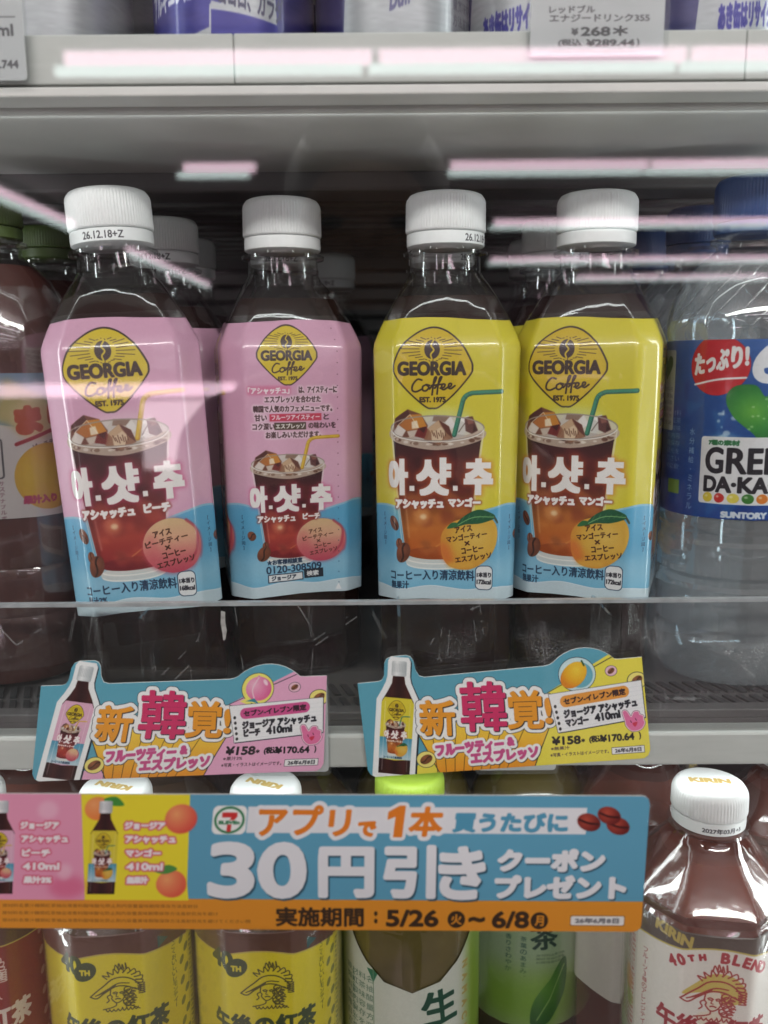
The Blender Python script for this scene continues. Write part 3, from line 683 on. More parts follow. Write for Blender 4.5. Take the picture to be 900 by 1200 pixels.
def tea_label(kind):                                # 205 mm round, 92 mm high, front at 102.5
    cfg = dict(yellow=((232, 214, 40), (64, 78, 40)), red=((150, 44, 34), (240, 225, 215)), white=((236, 230, 222), (170, 36, 44)))[kind]
    bg, ink = cfg
    A = Art(205, 92, 5.2, (96, 60, 44) if kind != 'white' else (88, 74, 66))
    c = 102.5
    hgt = lambda x: 11.5 - 3.2 * math.cos((x - c) / 24 * math.pi * .8) if abs(x - c) < 30 else 14.1
    X = np.linspace(0, 205, 150)
    dz = 3.0 if kind == 'white' else 0
    top = [(x, 13.2 - dz - 4.4 * math.exp(-((x - c) / 17) ** 2)) for x in X]
    A.poly([(x, y) for x, y in top] + [(205, 93), (0, 93)], bg)
    A.stroke(top, .35, (206, 186, 90), sm=False)
    for sx in (c - 48, c + 48): A.rect(sx - 13, 12, sx + 13, 92, tuple(q * .9 for q in bg), a=.8); A.fine(sx - 12, 14, sx + 12, 60, 20, ink, a=.8)
    for k in range(12): A.ell(c + 32 + (k % 2) * 2.4, 14 + k * 5, 1.0, 2.2, (226, 190, 170) if kind == 'red' else ink, a=.6, rot=20)
    if kind == 'yellow':
        A.text("40", c - 17.0, 14.0, 12, 9.2, ink, bold=.55); A.ell(c - 10, 16.8, 5.2, 4, ink, rot=-35); A.text("TH", c - 10, 17.2, 4.6, 2.8, bg, bold=.25)
        lady(A, c + 3, 25.5, 10.8, (84, 78, 36)); A.text("午後の紅茶", c + 1, 44.2, 47, 11.5, ink, bold=.45)
        A.text("レモンティー", c, 56, 34, 6, ink, bold=.4); A.vtext("ごくごくおいしいレモンティー", c + 28, 10, 2.6, 2.4, ink)
        A.poly([(c + 20.5, 6), (c + 25.5, 9), (c + 20.5, 11.6)], (40, 90, 90))
    elif kind == 'red':
        lady(A, c + 3, 24, 12, ink); A.text("午後の紅茶", c + 1, 45.5, 48, 12, ink, bold=.5); A.text("ストレートティー", c, 58, 36, 6, ink, bold=.4)
    else:
        A.frame(-1.5, -6.0)
        A.text("KIRIN", c - 16.5, 9.2, 16.5, 5.4, (196, 172, 90), bold=.4, rot=8)
        for i, ch in enumerate("40TH BLEND"):
            if ch == ' ': continue
            t = (i - 4.5) * .128; A.text(ch, c + 2 + 34 * math.sin(t), 49.5 - 34 * math.cos(t), None, 5.0 if ch not in 'TH' or i > 4 else 3.2, (178, 40, 52), bold=.35, rot=math.degrees(t))
        lady(A, c + 1, 32.5, 12.6, (166, 44, 40), (238, 226, 206), (214, 190, 96))
        A.text("午後の紅茶", c + 1, 48.5, 47, 11.2, (164, 30, 44), bold=.4); A.text("3種の香るフルーツ", c + 1, 59.3, 42, 4.6, (164, 30, 44), bold=.3)
        A.text("ほろりとピーチ", c + 1, 65, 30, 4, (164, 30, 44), bold=.25)
        A.vtext("フルーツ3種のアレンジティー", c - 29, 24, 2.8, 2.5, (164, 60, 60)); A.ell(c - 40, 44, 4, 6, (226, 130, 60), a=.7, bl=.8); A.ell(c - 38, 52, 3, 4, (140, 170, 60), a=.7, bl=.8)
        A.ell(c + 14, 72, 9, 7, (228, 150, 60)); A.ell(c - 12, 74, 8, 7, (200, 60, 50))
    A.noise(.008, .6)
    return A.image('tea_' + kind)
def green_label(kind):
    A = Art(205, 100, 5.0, (206, 216, 196)); c = 102.5
    if kind == 'front':
        A.b[:] = np.array((214, 220, 206)) / 255
        A.rect(c + 28, 0, c + 60, 100, (150, 190, 70), bl=3); A.rect(c - 62, 0, c - 40, 100, (130, 170, 90), bl=3)
        A.text("生", c + 12, 33, 17, 17, (26, 78, 58), bold=.55, rot=-6); A.text("茶", c + 13, 53, 19, 18, (26, 78, 58), bold=.55, rot=-4)
        for i, ch in enumerate("NAMACHA"): A.text(ch, c + 26.5, 18 + i * 6.3, 3.6, 4.2, (190, 172, 96), bold=.3, rot=90)
        A.fine(c - 36, 20, c - 17, 74, 12, (60, 100, 80), a=.8)
        A.vtext("茶葉のあまみ香りさわやか茶葉", c - 30, 24, 2.8, 2.3, (40, 90, 70)); A.poly([(c - 20.5, 17), (c - 14, 17), (c - 17, 23)], (40, 120, 90))
        A.stroke([(c - 17, 15), (c - 17, 100)], .2, (120, 150, 120), sm=False)
    else:
        A.b[:] = np.array((176, 200, 160)) / 255
        A.rect(c - 60, 0, c - 24, 100, (150, 186, 120), bl=4)
        A.text("生", c + 8, 34, 13, 13, (40, 74, 60), bold=.35, rot=-6); A.text("茶", c + 8, 49, 14, 14, (40, 74, 60), bold=.35, rot=-4)
        A.vtext("茶葉のあまみ、", c - 2, 50, 3.6, 3.1, (40, 84, 70)); A.vtext("香りさわやか", c - 9, 50, 3.6, 3.1, (40, 84, 70))
        A.rect(c - 30, 70, c + 40, 100, (150, 196, 70), bl=6)
        A.poly([(c + 2, 98), (c + 3, 86), (c + 10, 74), (c + 19, 62), (c + 22, 66), (c + 21, 80), (c + 15, 92), (c + 7, 100)], rad([(0, (110, 170, 60)), (1, (40, 96, 44))], c + 8, 78, 26), sm=True)
        A.stroke([(c + 5, 96), (c + 12, 82), (c + 20, 66)], .3, (170, 210, 120)); A.fine(c + 4, 58, c + 20, 64, 3, (60, 90, 60))
    A.noise(.008, .6)
    return A.image('green_' + kind)
def sports_label():                                  # blue water-drink wrap, 208 x 77, front at 104
    A = Art(208, 77, 5.6, (34, 84, 160)); c = 104
    A.b[:] = multi([(0, (58, 104, 176)), (25, (30, 84, 158)), (77, (20, 70, 150))])(*np.meshgrid(np.linspace(0, 208, A.W), np.linspace(0, 77, A.H))) / 255
    r = np.random.default_rng(5)
    for k in range(26):
        x = r.uniform(c - 60, c + 60); y = r.uniform(5, 72)
        A.poly([(x, y), (x + r.uniform(4, 12), y + r.uniform(-4, 5)), (x + r.uniform(-3, 6), y + r.uniform(5, 12))], (60, 130, 190) if k % 2 else (18, 50, 130), a=.35, bl=.5)
    A.ell(c - 16.5, 10.8, 13, 12.8, (206, 38, 48)); A.text("たっぷり!", c - 16, 8.6, 24, 9.6, (248, 248, 248), bold=.5, rot=-10, shear=.15); A.stroke([(c - 27, 19), (c - 16, 16.8), (c - 5, 16.0)], .45, (248, 248, 248))
    A.text("600", c + 13, 10, 32, 17, (240, 244, 248), bold=1.0); A.text("ml", c + 34, 14, 8, 7, (240, 244, 248), bold=.5)
    for cx, hh in ((c + 2.5, 1.0), (c - 50, .42)):
        P = [(0, 8), (-4, 2.5), (-11, 3), (-14, 9), (-11, 18), (-4, 26), (0, 31), (4, 26), (11, 18), (14, 9), (11, 3), (4, 2.5)]
        if hh == 1.0:
            for k in range(40): t = r.uniform(0, 6.28); q = r.uniform(13, 21); A.ell(cx + q * math.cos(t) * .95, 40 + q * math.sin(t) * .7, r.uniform(.4, 1.7), r.uniform(.4, 1.3), (206, 226, 240), a=.75, bl=.2)
            A.ell(cx - 14, 45, 8, 5, (150, 200, 230), a=.7, bl=1); A.ell(cx + 14, 45, 8, 5, (150, 200, 230), a=.7, bl=1)
        else: A.rect(cx - 9, 4, cx + 9, 40, (196, 206, 200), r=1.5); A.fine(cx - 7, 20, cx + 7, 38, 6, (60, 80, 90))
        A.poly([(cx + x * hh, (17 if hh == 1 else 6) + y * .86 * hh) for x, y in P], rad([(0, (110, 190, 70)), (.5, (50, 140, 60)), (1, (22, 92, 44))], cx - 4, 30 if hh == 1 else 10, 18 * hh), sm=True)
    for k in range(16): A.ell(c + 2.5 + r.uniform(-9, 9), 24 + r.uniform(0, 14), .6, .5, (170, 220, 150), a=.7)
    A.frame(0, -1.8, 1, 0, 1.06)
    A.rect(c - 22, 40.5, c + 21, 68.2, (236, 238, 240), r=1.5)
    A.text("7種の素材", c - 12, 42.9, 13, 2.4, (40, 120, 70), bold=.2)
    A.text("GREEN", c - .5, 50.2, 38, 11, (36, 36, 44), bold=.4); A.text("DA·KA·RA", c - .5, 60.0, 38.5, 6.8, (36, 36, 44), bold=.4)
    for k, col in enumerate(((230, 206, 60), (206, 50, 44), (236, 220, 90), (60, 130, 50), (226, 130, 40), (230, 200, 90), (220, 90, 100), (120, 170, 60))):
        A.ell(c - 17.5 + k * 5.3, 65.6, 2.2, 2.0, col); A.ell(c - 18.2 + k * 5.3, 65.0, .7, .5, (255, 255, 240), a=.6, bl=.1)
    A.text("SUNTORY", c - 2.5, 72.4, 17, 2.9, (220, 230, 240), bold=.28)
    A.vtext("水分補給・ミネラル", c - 27, 39, 3.9, 3.1, (170, 196, 226)); A.rect(c - 43, 60, c - 34, 66, (120, 160, 50)); A.fine(c - 46, 30, c - 35, 56, 8, (190, 206, 226))
    A.noise(.01, .7)
    return A.image('sports')
def citrus_label():                                  # far-left fruit tea wrap, 208 x 64
    A = Art(208, 64, 4.6, (232, 226, 222)); c = 104
    A.poly([(c + 2, 0), (c + 60, 0), (c + 60, 14), (c + 24, 26), (c - 2, 20)], (120, 160, 190)); A.poly([(c + 10, 2), (c + 30, 12), (c + 16, 24), (c + 4, 20)], (206, 190, 120), bl=1)
    A.rect(c - 4, 0, c + 3, 16, (90, 130, 170)); A.ell(c + 22, 20, 11, 9, (236, 214, 160), bl=1.2)
    A.text("まり", c + 26, 20, 26, 13, (206, 90, 50), bold=1.2, rot=-4); A.stroke([(c + 13, 31), (c + 40, 22)], .8, (180, 30, 50)); A.text("ピーチティー", c + 28, 31, 16, 2.6, (80, 60, 60), bold=.1, rot=-12)
    A.ell(c + 27, 46, 16, 15, rad([(0, (240, 208, 60)), (.7, (236, 190, 50)), (1, (226, 170, 60))], c + 25, 46, 17)); A.ell(c + 40, 50, 8, 9, (236, 200, 190), a=.8, bl=2); A.text("果汁入り", c + 22, 56, 16, 4, (196, 60, 110), bold=.35)
    A.rect(c - .5, 28, c + 7.5, 46, (60, 60, 66), r=1.5); A.rect(c + .1, 28.6, c + 6.9, 45.4, (232, 226, 222), r=1.2); A.rect(c + 2, 25.5, c + 5, 28.6, (60, 60, 66)); A.vtext("ボトル再生", c + 3.5, 32, 3.4, 2.4, (60, 60, 66)); A.vtext("サステナブルボトル", c + 6, 48, 2.6, 2.1, (120, 60, 80))
    A.vtext("紅茶飲料無糖", c - 3.5, 14, 4.2, 3.6, (180, 60, 80)); A.fine(c - 16, 26, c - 5, 60, 9, (120, 70, 80)); A.rect(c - 5, 54, c - .5, 60, (190, 60, 110)); A.text("¥", c - 2.8, 57, None, 3, (250, 250, 250))
    return A.image('citrus')
def can_label(kind):                                 # energy drink cans, 207 x 80, only the foot is in view; bottom row at y = 80
    A = Art(207, 60, 5.0, (176, 180, 184)); c = 103.5
    B = (52, 50, 140)
    if kind == 'blue':
        A.poly([(c - 60, 0), (c + 2, 0), (c + 2, 46), (c - 60, 38)], B); A.poly([(c + 2, 0), (c + 60, 0), (c + 56, 38), (c + 2, 34)], (190, 194, 198))
        A.poly([(c - 42, 46), (c - 2, 40), (c - 3, 50), (c - 42, 56)], B); A.poly([(c - 2, 47), (c + 44, 50), (c + 44, 60), (c - 3, 60)], B)
        A.poly([(c + 22, 30), (c + 70, 30), (c + 64, 52), (c + 25, 58)], (56, 54, 120))
        A.poly([(c - 42, 38), (c - 1, 34), (c - 2, 46), (c - 42, 52)], B); A.text("アルギニン配合", c - 20, 43, 30, 5.6, (222, 224, 236), bold=.25, rot=-4); A.text("ココロ、カラダ", c + 14, 45, 26, 5, (60, 60, 90), bold=.15, rot=5)
    elif kind == 'silver':
        A.text("果汁", c - 12, 40, 15, 7, (120, 118, 126), bold=.15, rot=6); A.text("A67 1P", c + 20, 52, 10, 2.4, (110, 108, 116), rot=12); A.text("炭酸飲料", c - 8, 26, 30, 7, (120, 118, 126), bold=.2)
    elif kind == 'script':
        A.poly([(c - 70, 20), (c - 18, 20), (c - 22, 50), (c - 66, 54)], (50, 48, 110)); A.text("Bull", c + 2, 44, 8, 5, (90, 90, 130), bold=.1, rot=-10, shear=.4); A.text("ENERGY", c + 6, 54, 12, 2.2, (90, 90, 130), bold=.1)
        A.rect(c + 24, 10, c + 48, 58, (120, 120, 128), a=.5); A.fine(c + 25, 12, c + 47, 57, 16, (60, 60, 80), a=.8)
    else:
        A.poly([(c - 60, 0), (c + 30, 0), (c + 24, 30), (c - 56, 38)], B); A.poly([(c - 50, 36), (c - 18, 32), (c - 22, 56), (c - 50, 58)], (60, 60, 110))
        A.text("ブル", c - 4, 34, 14, 7, (230, 230, 240), bold=.5); A.text("あき缶はリサイクル", c, 48, 26, 5, B, bold=.3, rot=-3)
    A.noise(.02, .4, 8)
    return A.image('can_' + kind)
def strip(name, txt, w, h, x, tw, th, col=(50, 50, 56), bg=(226, 230, 230), rot=0, bold=.08, k=9, y=None):
    A = Art(w, h, k, bg); A.text(txt, x, h / 2 if y is None else y, tw, th, col, bold=bold, rot=rot); return A.image(name)
def tag_art(kind):
    A = Art(46, 36, 9, (228, 230, 232)); K = (90, 90, 94)
    if kind == 'price':
        A.text("レッドブル", 14.3, 17.4, 15.6, 3.2, K, bold=.12); A.text("エナジードリンク355", 23.7, 20.9, 34, 3.2, K, bold=.12)
        A.text("¥", 15.4, 26.4, 2.4, 3.0, K, bold=.25); A.text("268＊", 25.4, 26.2, 16, 4.2, (60, 60, 64), bold=.24)
        A.text("(税込", 13.8, 31.0, 8, 3.4, K, bold=.15); A.text("¥289.44", 27.6, 31.0, 16.5, 3.1, (60, 60, 64), bold=.2); A.text(")", 37, 31.0, 1, 3.4, K, bold=.15)
        A.fine(7, 34.0, 37, 35.3, 1, (190, 130, 110), a=.7)
    elif kind == 'corner':
        A.text("ml", 39, 21, 6, 3.6, (80, 80, 86), bold=.2); A.text(".744", 39.5, 31, 7, 2.6, (80, 80, 86), bold=.15); A.rect(0, 17, 43, 17.4, (120, 120, 124))
    else:
        A.fine(4, 20, 42, 24, 1, (80, 80, 90))
    return A.image('tag_' + kind)
# ================================================================== materials
def nt(name):
    m = bpy.data.materials.new(name); m.use_nodes = True
    t = m.node_tree; b = t.nodes['Principled BSDF']
    return m, t, b
def pmat(name, col, rough=.5, metal=0, coat=0, noise=None, bump=None, spec=None, trans=0, sss=0, alpha=1):
    """plain surface: base colour with procedural mottling and fine relief"""
    m, t, b = nt(name)
    b.inputs['Base Color'].default_value = (*col, 1); b.inputs['Roughness'].default_value = rough
    b.inputs['Metallic'].default_value = metal; b.inputs['Coat Weight'].default_value = coat
    b.inputs['Transmission Weight'].default_value = trans
    if spec is not None: b.inputs['Specular IOR Level'].default_value = spec
    if sss:
        b.inputs['Subsurface Weight'].default_value = sss; b.inputs['Subsurface Radius'].default_value = (1, 1, 1); b.inputs['Subsurface Scale'].default_value = .002
    tc = t.nodes.new('ShaderNodeTexCoord')
    if noise:
        sc, am = noise[0], noise[1]
        n = t.nodes.new('ShaderNodeTexNoise'); n.inputs['Scale'].default_value = sc; n.inputs['Detail'].default_value = 5
        if len(noise) > 2:
            mp = t.nodes.new('ShaderNodeMapping'); mp.inputs['Scale'].default_value = noise[2]; t.links.new(tc.outputs['Object'], mp.inputs[0]); t.links.new(mp.outputs[0], n.inputs['Vector'])
        else: t.links.new(tc.outputs['Object'], n.inputs['Vector'])
        r = t.nodes.new('ShaderNodeMapRange'); r.inputs['From Min'].default_value = .3; r.inputs['From Max'].default_value = .7; r.inputs['To Min'].default_value = 1 - am; r.inputs['To Max'].default_value = 1 + am
        t.links.new(n.outputs['Fac'], r.inputs['Value'])
        mx = t.nodes.new('ShaderNodeVectorMath'); mx.operation = 'SCALE'; mx.inputs[0].default_value = col
        t.links.new(r.outputs[0], mx.inputs['Scale']); t.links.new(mx.outputs[0], b.inputs['Base Color'])
    if bump:
        n = t.nodes.new('ShaderNodeTexNoise'); n.inputs['Scale'].default_value = bump[0]; n.inputs['Detail'].default_value = 3; t.links.new(tc.outputs['Object'], n.inputs['Vector'])
        u = t.nodes.new('ShaderNodeBump'); u.inputs['Strength'].default_value = bump[1]; u.inputs['Distance'].default_value = bump[2]; t.links.new(n.outputs['Fac'], u.inputs['Height']); t.links.new(u.outputs[0], b.inputs['Normal'])
    return m
def print_mat(name, img, rough=.35, coat=0.0, bump=None, metal=0, gain=1.0, spec=.5):
    m, t, b = nt(name)
    im = t.nodes.new('ShaderNodeTexImage'); im.image = img; im.interpolation = 'Cubic'; im.extension = 'EXTEND'
    g = t.nodes.new('ShaderNodeVectorMath'); g.operation = 'SCALE'; g.inputs['Scale'].default_value = gain
    t.links.new(im.outputs['Color'], g.inputs[0]); t.links.new(g.outputs[0], b.inputs['Base Color'])
    b.inputs['Roughness'].default_value = rough; b.inputs['Coat Weight'].default_value = coat; b.inputs['Coat Roughness'].default_value = .08; b.inputs['Metallic'].default_value = metal
    b.inputs['Specular IOR Level'].default_value = spec
    if bump:
        tc = t.nodes.new('ShaderNodeTexCoord'); n = t.nodes.new('ShaderNodeTexNoise'); n.inputs['Scale'].default_value = bump[0]; n.inputs['Detail'].default_value = 2
        mp = t.nodes.new('ShaderNodeMapping'); mp.inputs['Scale'].default_value = (1, 1, .35); t.links.new(tc.outputs['Object'], mp.inputs[0]); t.links.new(mp.outputs[0], n.inputs['Vector'])
        u = t.nodes.new('ShaderNodeBump'); u.inputs['Strength'].default_value = bump[1]; u.inputs['Distance'].default_value = bump[2]; t.links.new(n.outputs['Fac'], u.inputs['Height']); t.links.new(u.outputs[0], b.inputs['Normal']); t.links.new(u.outputs[0], b.inputs['Coat Normal'])
    return m
def film_mat(name, tint=(1, 1, 1), f0=.04, rough=.02, bump=None, frost=None, haze=0.0):
    """thin clear sheet: what lies behind shows through, the surface mirrors with Schlick's Fresnel"""
    m, t, b = nt(name)
    t.nodes.remove(b); out = t.nodes['Material Output']
    tr = t.nodes.new('ShaderNodeBsdfTransparent'); tr.inputs[0].default_value = (*tint, 1)
    gl = t.nodes.new('ShaderNodeBsdfAnisotropic'); gl.inputs['Color'].default_value = (1, 1, 1, 1); gl.inputs['Roughness'].default_value = rough
    lw = t.nodes.new('ShaderNodeLayerWeight'); lw.inputs['Blend'].default_value = .5
    pw = t.nodes.new('ShaderNodeMath'); pw.operation = 'POWER'; pw.inputs[1].default_value = 5; t.links.new(lw.outputs['Facing'], pw.inputs[0])
    ma = t.nodes.new('ShaderNodeMath'); ma.operation = 'MULTIPLY_ADD'; ma.inputs[1].default_value = 1 - f0; ma.inputs[2].default_value = f0; t.links.new(pw.outputs[0], ma.inputs[0])
    mx = t.nodes.new('ShaderNodeMixShader'); t.links.new(ma.outputs[0], mx.inputs[0]); t.links.new(tr.outputs[0], mx.inputs[1]); t.links.new(gl.outputs[0], mx.inputs[2])
    last = mx
    tc = t.nodes.new('ShaderNodeTexCoord')
    if bump:
        n = t.nodes.new('ShaderNodeTexNoise'); n.inputs['Scale'].default_value = bump[0]; n.inputs['Detail'].default_value = 3; t.links.new(tc.outputs['Object'], n.inputs['Vector'])
        u = t.nodes.new('ShaderNodeBump'); u.inputs['Strength'].default_value = bump[1]; u.inputs['Distance'].default_value = bump[2]; t.links.new(n.outputs['Fac'], u.inputs['Height']); t.links.new(u.outputs[0], gl.inputs['Normal'])
    if haze or frost:
        df = t.nodes.new('ShaderNodeBsdfDiffuse'); df.inputs[0].default_value = (.75, .77, .78, 1)
        m2 = t.nodes.new('ShaderNodeMixShader'); m2.inputs[0].default_value = haze
        if frost: frost(t, tc, m2, haze)
        t.links.new(last.outputs[0], m2.inputs[1]); t.links.new(df.outputs[0], m2.inputs[2]); last = m2
    t.links.new(last.outputs[0], out.inputs['Surface'])
    return m
def emit_mat(name, col, s):
    m, t, b = nt(name)
    t.nodes.remove(b); e = t.nodes.new('ShaderNodeEmission'); e.inputs[0].default_value = (*col, 1); e.inputs[1].default_value = s
    t.links.new(e.outputs[0], t.nodes['Material Output'].inputs['Surface'])
    return m
def math_(t, op, a, b=None, c=None):
    n = t.nodes.new('ShaderNodeMath'); n.operation = op
    for i, q in enumerate((a, b, c)):
        if q is None: continue
        if isinstance(q, (int, float)): n.inputs[i].default_value = q
        else: t.links.new(q, n.inputs[i])
    return n.outputs[0]
def guard_frost(t, tc, m2, haze):
    # whitish crazing low on the right of the acrylic, and hair scratches
    sp = t.nodes.new('ShaderNodeSeparateXYZ'); t.links.new(tc.outputs['Object'], sp.inputs[0])
    n = t.nodes.new('ShaderNodeTexNoise'); n.inputs['Scale'].default_value = 1500; n.inputs['Detail'].default_value = 6; n.inputs['Roughness'].default_value = .75; t.links.new(tc.outputs['Object'], n.inputs['Vector'])
    n2 = t.nodes.new('ShaderNodeTexNoise'); n2.inputs['Scale'].default_value = 55; n2.inputs['Detail'].default_value = 3; t.links.new(tc.outputs['Object'], n2.inputs['Vector'])
    spk = math_(t, 'MULTIPLY', math_(t, 'SUBTRACT', n.outputs['Fac'], .52), 9)
    pat = math_(t, 'MULTIPLY', math_(t, 'SUBTRACT', n2.outputs['Fac'], .44), 8)
    spk.node.use_clamp = True; pat.node.use_clamp = True
    mr = t.nodes.new('ShaderNodeMapRange'); mr.inputs['From Min'].default_value = -.02; mr.inputs['From Max'].default_value = .10; t.links.new(sp.outputs['X'], mr.inputs['Value'])
    zz = math_(t, 'SUBTRACT', 1.0, math_(t, 'MULTIPLY', math_(t, 'ABSOLUTE', math_(t, 'SUBTRACT', sp.outputs['Z'], -.112)), 70)); zz.node.use_clamp = True
    f = math_(t, 'MULTIPLY', math_(t, 'MULTIPLY', spk, pat), math_(t, 'MULTIPLY', zz, mr.outputs[0]))
    v = t.nodes.new('ShaderNodeTexVoronoi'); v.feature = 'DISTANCE_TO_EDGE'; v.inputs['Scale'].default_value = 45
    mp = t.nodes.new('ShaderNodeMapping'); mp.inputs['Rotation'].default_value = (0, .5, 0); mp.inputs['Scale'].default_value = (1, 1, .35); t.links.new(tc.outputs['Object'], mp.inputs[0]); t.links.new(mp.outputs[0], v.inputs['Vector'])
    s = math_(t, 'LESS_THAN', v.outputs['Distance'], .0035); n3 = math_(t, 'GREATER_THAN', n2.outputs['Fac'], .55)
    g = math_(t, 'MULTIPLY', math_(t, 'MULTIPLY', s, n3), .16)
    t.links.new(math_(t, 'ADD', math_(t, 'MULTIPLY_ADD', f, .55, haze), g), m2.inputs[0])

M = {}
M['pet'] = film_mat('clear_bottle', (.97, .98, .98), .09, .03, bump=(50, .10, .0008))
M['coffee'] = pmat('dark_coffee', (.016, .007, .0055), .22, noise=(30, .3), spec=.25)
M['tea'] = pmat('amber_tea', (.15, .034, .018), .2, noise=(40, .3), spec=.3)
M['lemon_tea'] = pmat('lemon_tea', (.085, .045, .018), .2, noise=(40, .3), spec=.3)
M['green_tea'] = pmat('green_tea', (.12, .095, .03), .2, noise=(40, .25), spec=.3)
M['peach_tea'] = pmat('peach_tea', (.07, .024, .020), .3, noise=(30, .3), spec=.3)
M['water'] = film_mat('cloudy_water', (.74, .80, .84), .02, .1, haze=.16)
M['cap'] = pmat('white_cap', (.74, .76, .76), .42, noise=(300, .03), bump=(500, .15, .0003), sss=.2)
M['green_cap'] = pmat('lime_cap', (.42, .62, .07), .42, bump=(500, .15, .0003), sss=.1)
M['olive_cap'] = pmat('green_cap', (.075, .115, .03), .42, bump=(500, .15, .0003))
M['blue_cap'] = pmat('blue_cap', (.012, .05, .17), .4, bump=(500, .15, .0003))
M['rail'] = pmat('rail_white', (.42, .44, .42), .45, noise=(60, .04, (1, 1, 6)), bump=(300, .1, .0003))
M['panel'] = pmat('shelf_enamel', (.56, .56, .54), .4, noise=(25, .08), bump=(200, .1, .0003))
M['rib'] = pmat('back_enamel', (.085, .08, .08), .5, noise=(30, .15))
M['dark'] = pmat('dark_liner', (.02, .022, .026), .6, noise=(20, .2))
M['floor_grey'] = pmat('shelf_grey', (.10, .095, .095), .5, noise=(60, .15), bump=(300, .2, .0004))
M['slot'] = pmat('slot_dark', (.03, .03, .032), .6)
M['acryl_edge'] = pmat('acrylic_edge', (.30, .32, .33), .2, noise=(120, .2))
M['acryl'] = film_mat('acrylic', (.95, .96, .96), .05, .03, bump=(60, .1, .0005), frost=guard_frost, haze=.008)
M['glass'] = film_mat('door_glass', (.985, .99, .985), .042, .022, haze=.0)
M['pocket'] = film_mat('soft_plastic', (.95, .96, .96), .05, .03, haze=.03)
M['silver'] = pmat('can_metal', (.62, .63, .65), .28, 1, noise=(80, .06))
M['wrap'] = film_mat('shrink_film', (.98, .98, .98), .05, .11, bump=(38, .5, .0030), haze=.02)

img = {k: coffee_label(k) for k in ('peach', 'mango')}
for k in img: M['lab_' + k] = print_mat('label_' + k, img[k], .42, .7, bump=(42, .50, .0020), gain=.72)
for k in ('yellow', 'red', 'white'): M['tea_' + k] = print_mat('tea_' + k, tea_label(k), .35, .4, bump=(60, .5, .002), gain=.9)
for k in ('front', 'rear'): M['green_' + k] = print_mat('green_' + k, green_label(k), .35, .4, bump=(60, .4, .002), gain=.85)
M['sports'] = print_mat('sports', sports_label(), .35, .4, bump=(60, .4, .0015), gain=.62)
M['citrus'] = print_mat('citrus', citrus_label(), .35, .4, bump=(60, .7, .003), gain=.40)
for k in ('blue', 'silver', 'script', 'other'): M['can_' + k] = print_mat('can_' + k, can_label(k), .36, .2, gain=.6, metal=.35)
M['card_peach'] = print_mat('card_peach', pop_art(True), .45, .1, gain=.82)
M['card_mango'] = print_mat('card_mango', pop_art(False), .45, .1, gain=.82)
M['banner'] = print_mat('banner', banner_art(), .5, .05, gain=.80)
M['card_edge'] = pmat('card_edge', (.65, .65, .63), .6)
for k in ('price', 'corner', 'low'): M['tag_' + k] = print_mat('tag_' + k, tag_art(k), .5, gain=.8)
CB = (222, 226, 226)
M['band_left'] = print_mat('band_left', strip('date_band', "26.12.18+Z", 116, 6, 55, 18.5, 3.3, bg=CB), .42)
M['band_right'] = print_mat('band_right', strip('date_band_turned', "26.12.18+Z", 116, 6, 76, 18.5, 3.3, bg=CB), .42)
M['band_year'] = print_mat('band_year', strip('year_band', "2027年03月+5", 94, 6, 50, 17, 2.7, bg=CB), .42)
M['band_blue'] = print_mat('band_blue', strip('blue_band', "2027年02月", 94, 6, 42, 14, 2.4, (14, 26, 50), (26, 62, 112)), .42)
def disc(name, rot=0, y=11.5):
    A = Art(30, 30, 10, CB); A.frame(15, 15, 1, rot); A.text("KIRIN", 0, -1 if rot == 0 else -1, 17, 4.2, (186, 160, 92), bold=.42); return print_mat(name, A.image(name), .42)
M['disc_front'] = disc('cap_top_front', -2); M['disc_turned'] = disc('cap_top_turned', 205)

# ================================================================== room reflected in the door (built where it stands)
def struct(name, vf, mat, **k): return tag(mesh(name, vf, mat, **k), kind='structure')
M['tile'] = pmat('shop_floor_tile', (.26, .20, .20), .35, noise=(3, .1))
M['ceil'] = pmat('ceiling_board', (.52, .45, .46), .9, noise=(2, .06))
M['wallp'] = pmat('wall_paint', (.50, .40, .42), .8, noise=(2, .08))
struct('floor', box_vf(-6, 6, -14, 1.4, -.02, 0), M['tile'])
struct('ceiling', box_vf(-6, 6, -14, 1.4, ZC + 1.32, ZC + 1.36), M['ceil'])
struct('wall', box_vf(-6, 6, -14.1, -14, 0, ZC + 1.32), M['wallp'])
struct('wall', box_vf(-6.1, -6, -14, 1.4, 0, ZC + 1.32), M['wallp'])
struct('wall', box_vf(6, 6.1, -14, 1.4, 0, ZC + 1.32), M['wallp'])
M['pink_tube'] = emit_mat('pink_tube', (1.0, .70, .83), 7.6)
M['cool_tube'] = emit_mat('cool_tube', (.84, 1.0, .97), 5.8)
M['fixture'] = pmat('fixture_white', (.6, .6, .6), .5)
def lamp_row(x0, x1, y, label, grp='ceiling light rows of the shop'):
    t = tag(empty('ceiling_lamp', (0, y, ZC + 1.2)), label, 'ceiling lamp', grp)
    mesh('housing', box_vf(x0, x1, -.05, .05, .05, .115), M['fixture'], t)
    x = x0
    while x < x1 - .2:
        e = min(x + 1.28, x1)
        mesh('tube', box_vf(x + .015, e - .015, -.025, .025, .002, .048), M['pink_tube'], t)
        mesh('tube', box_vf(x - .03, e - .055, -.02, .02, -.035, -.003), M['cool_tube'], t)
        x = e
    return t
MY = lambda Y: .52 - Y       # mirror depth -> real position behind the camera
lamp_row(-1.30, 3.2, MY(3.75), 'nearest long ceiling light row, mirrored across the upper shelf rail')
lamp_row(-1.27, -.79, MY(5.73), 'short ceiling light mirrored above the second pink bottle')
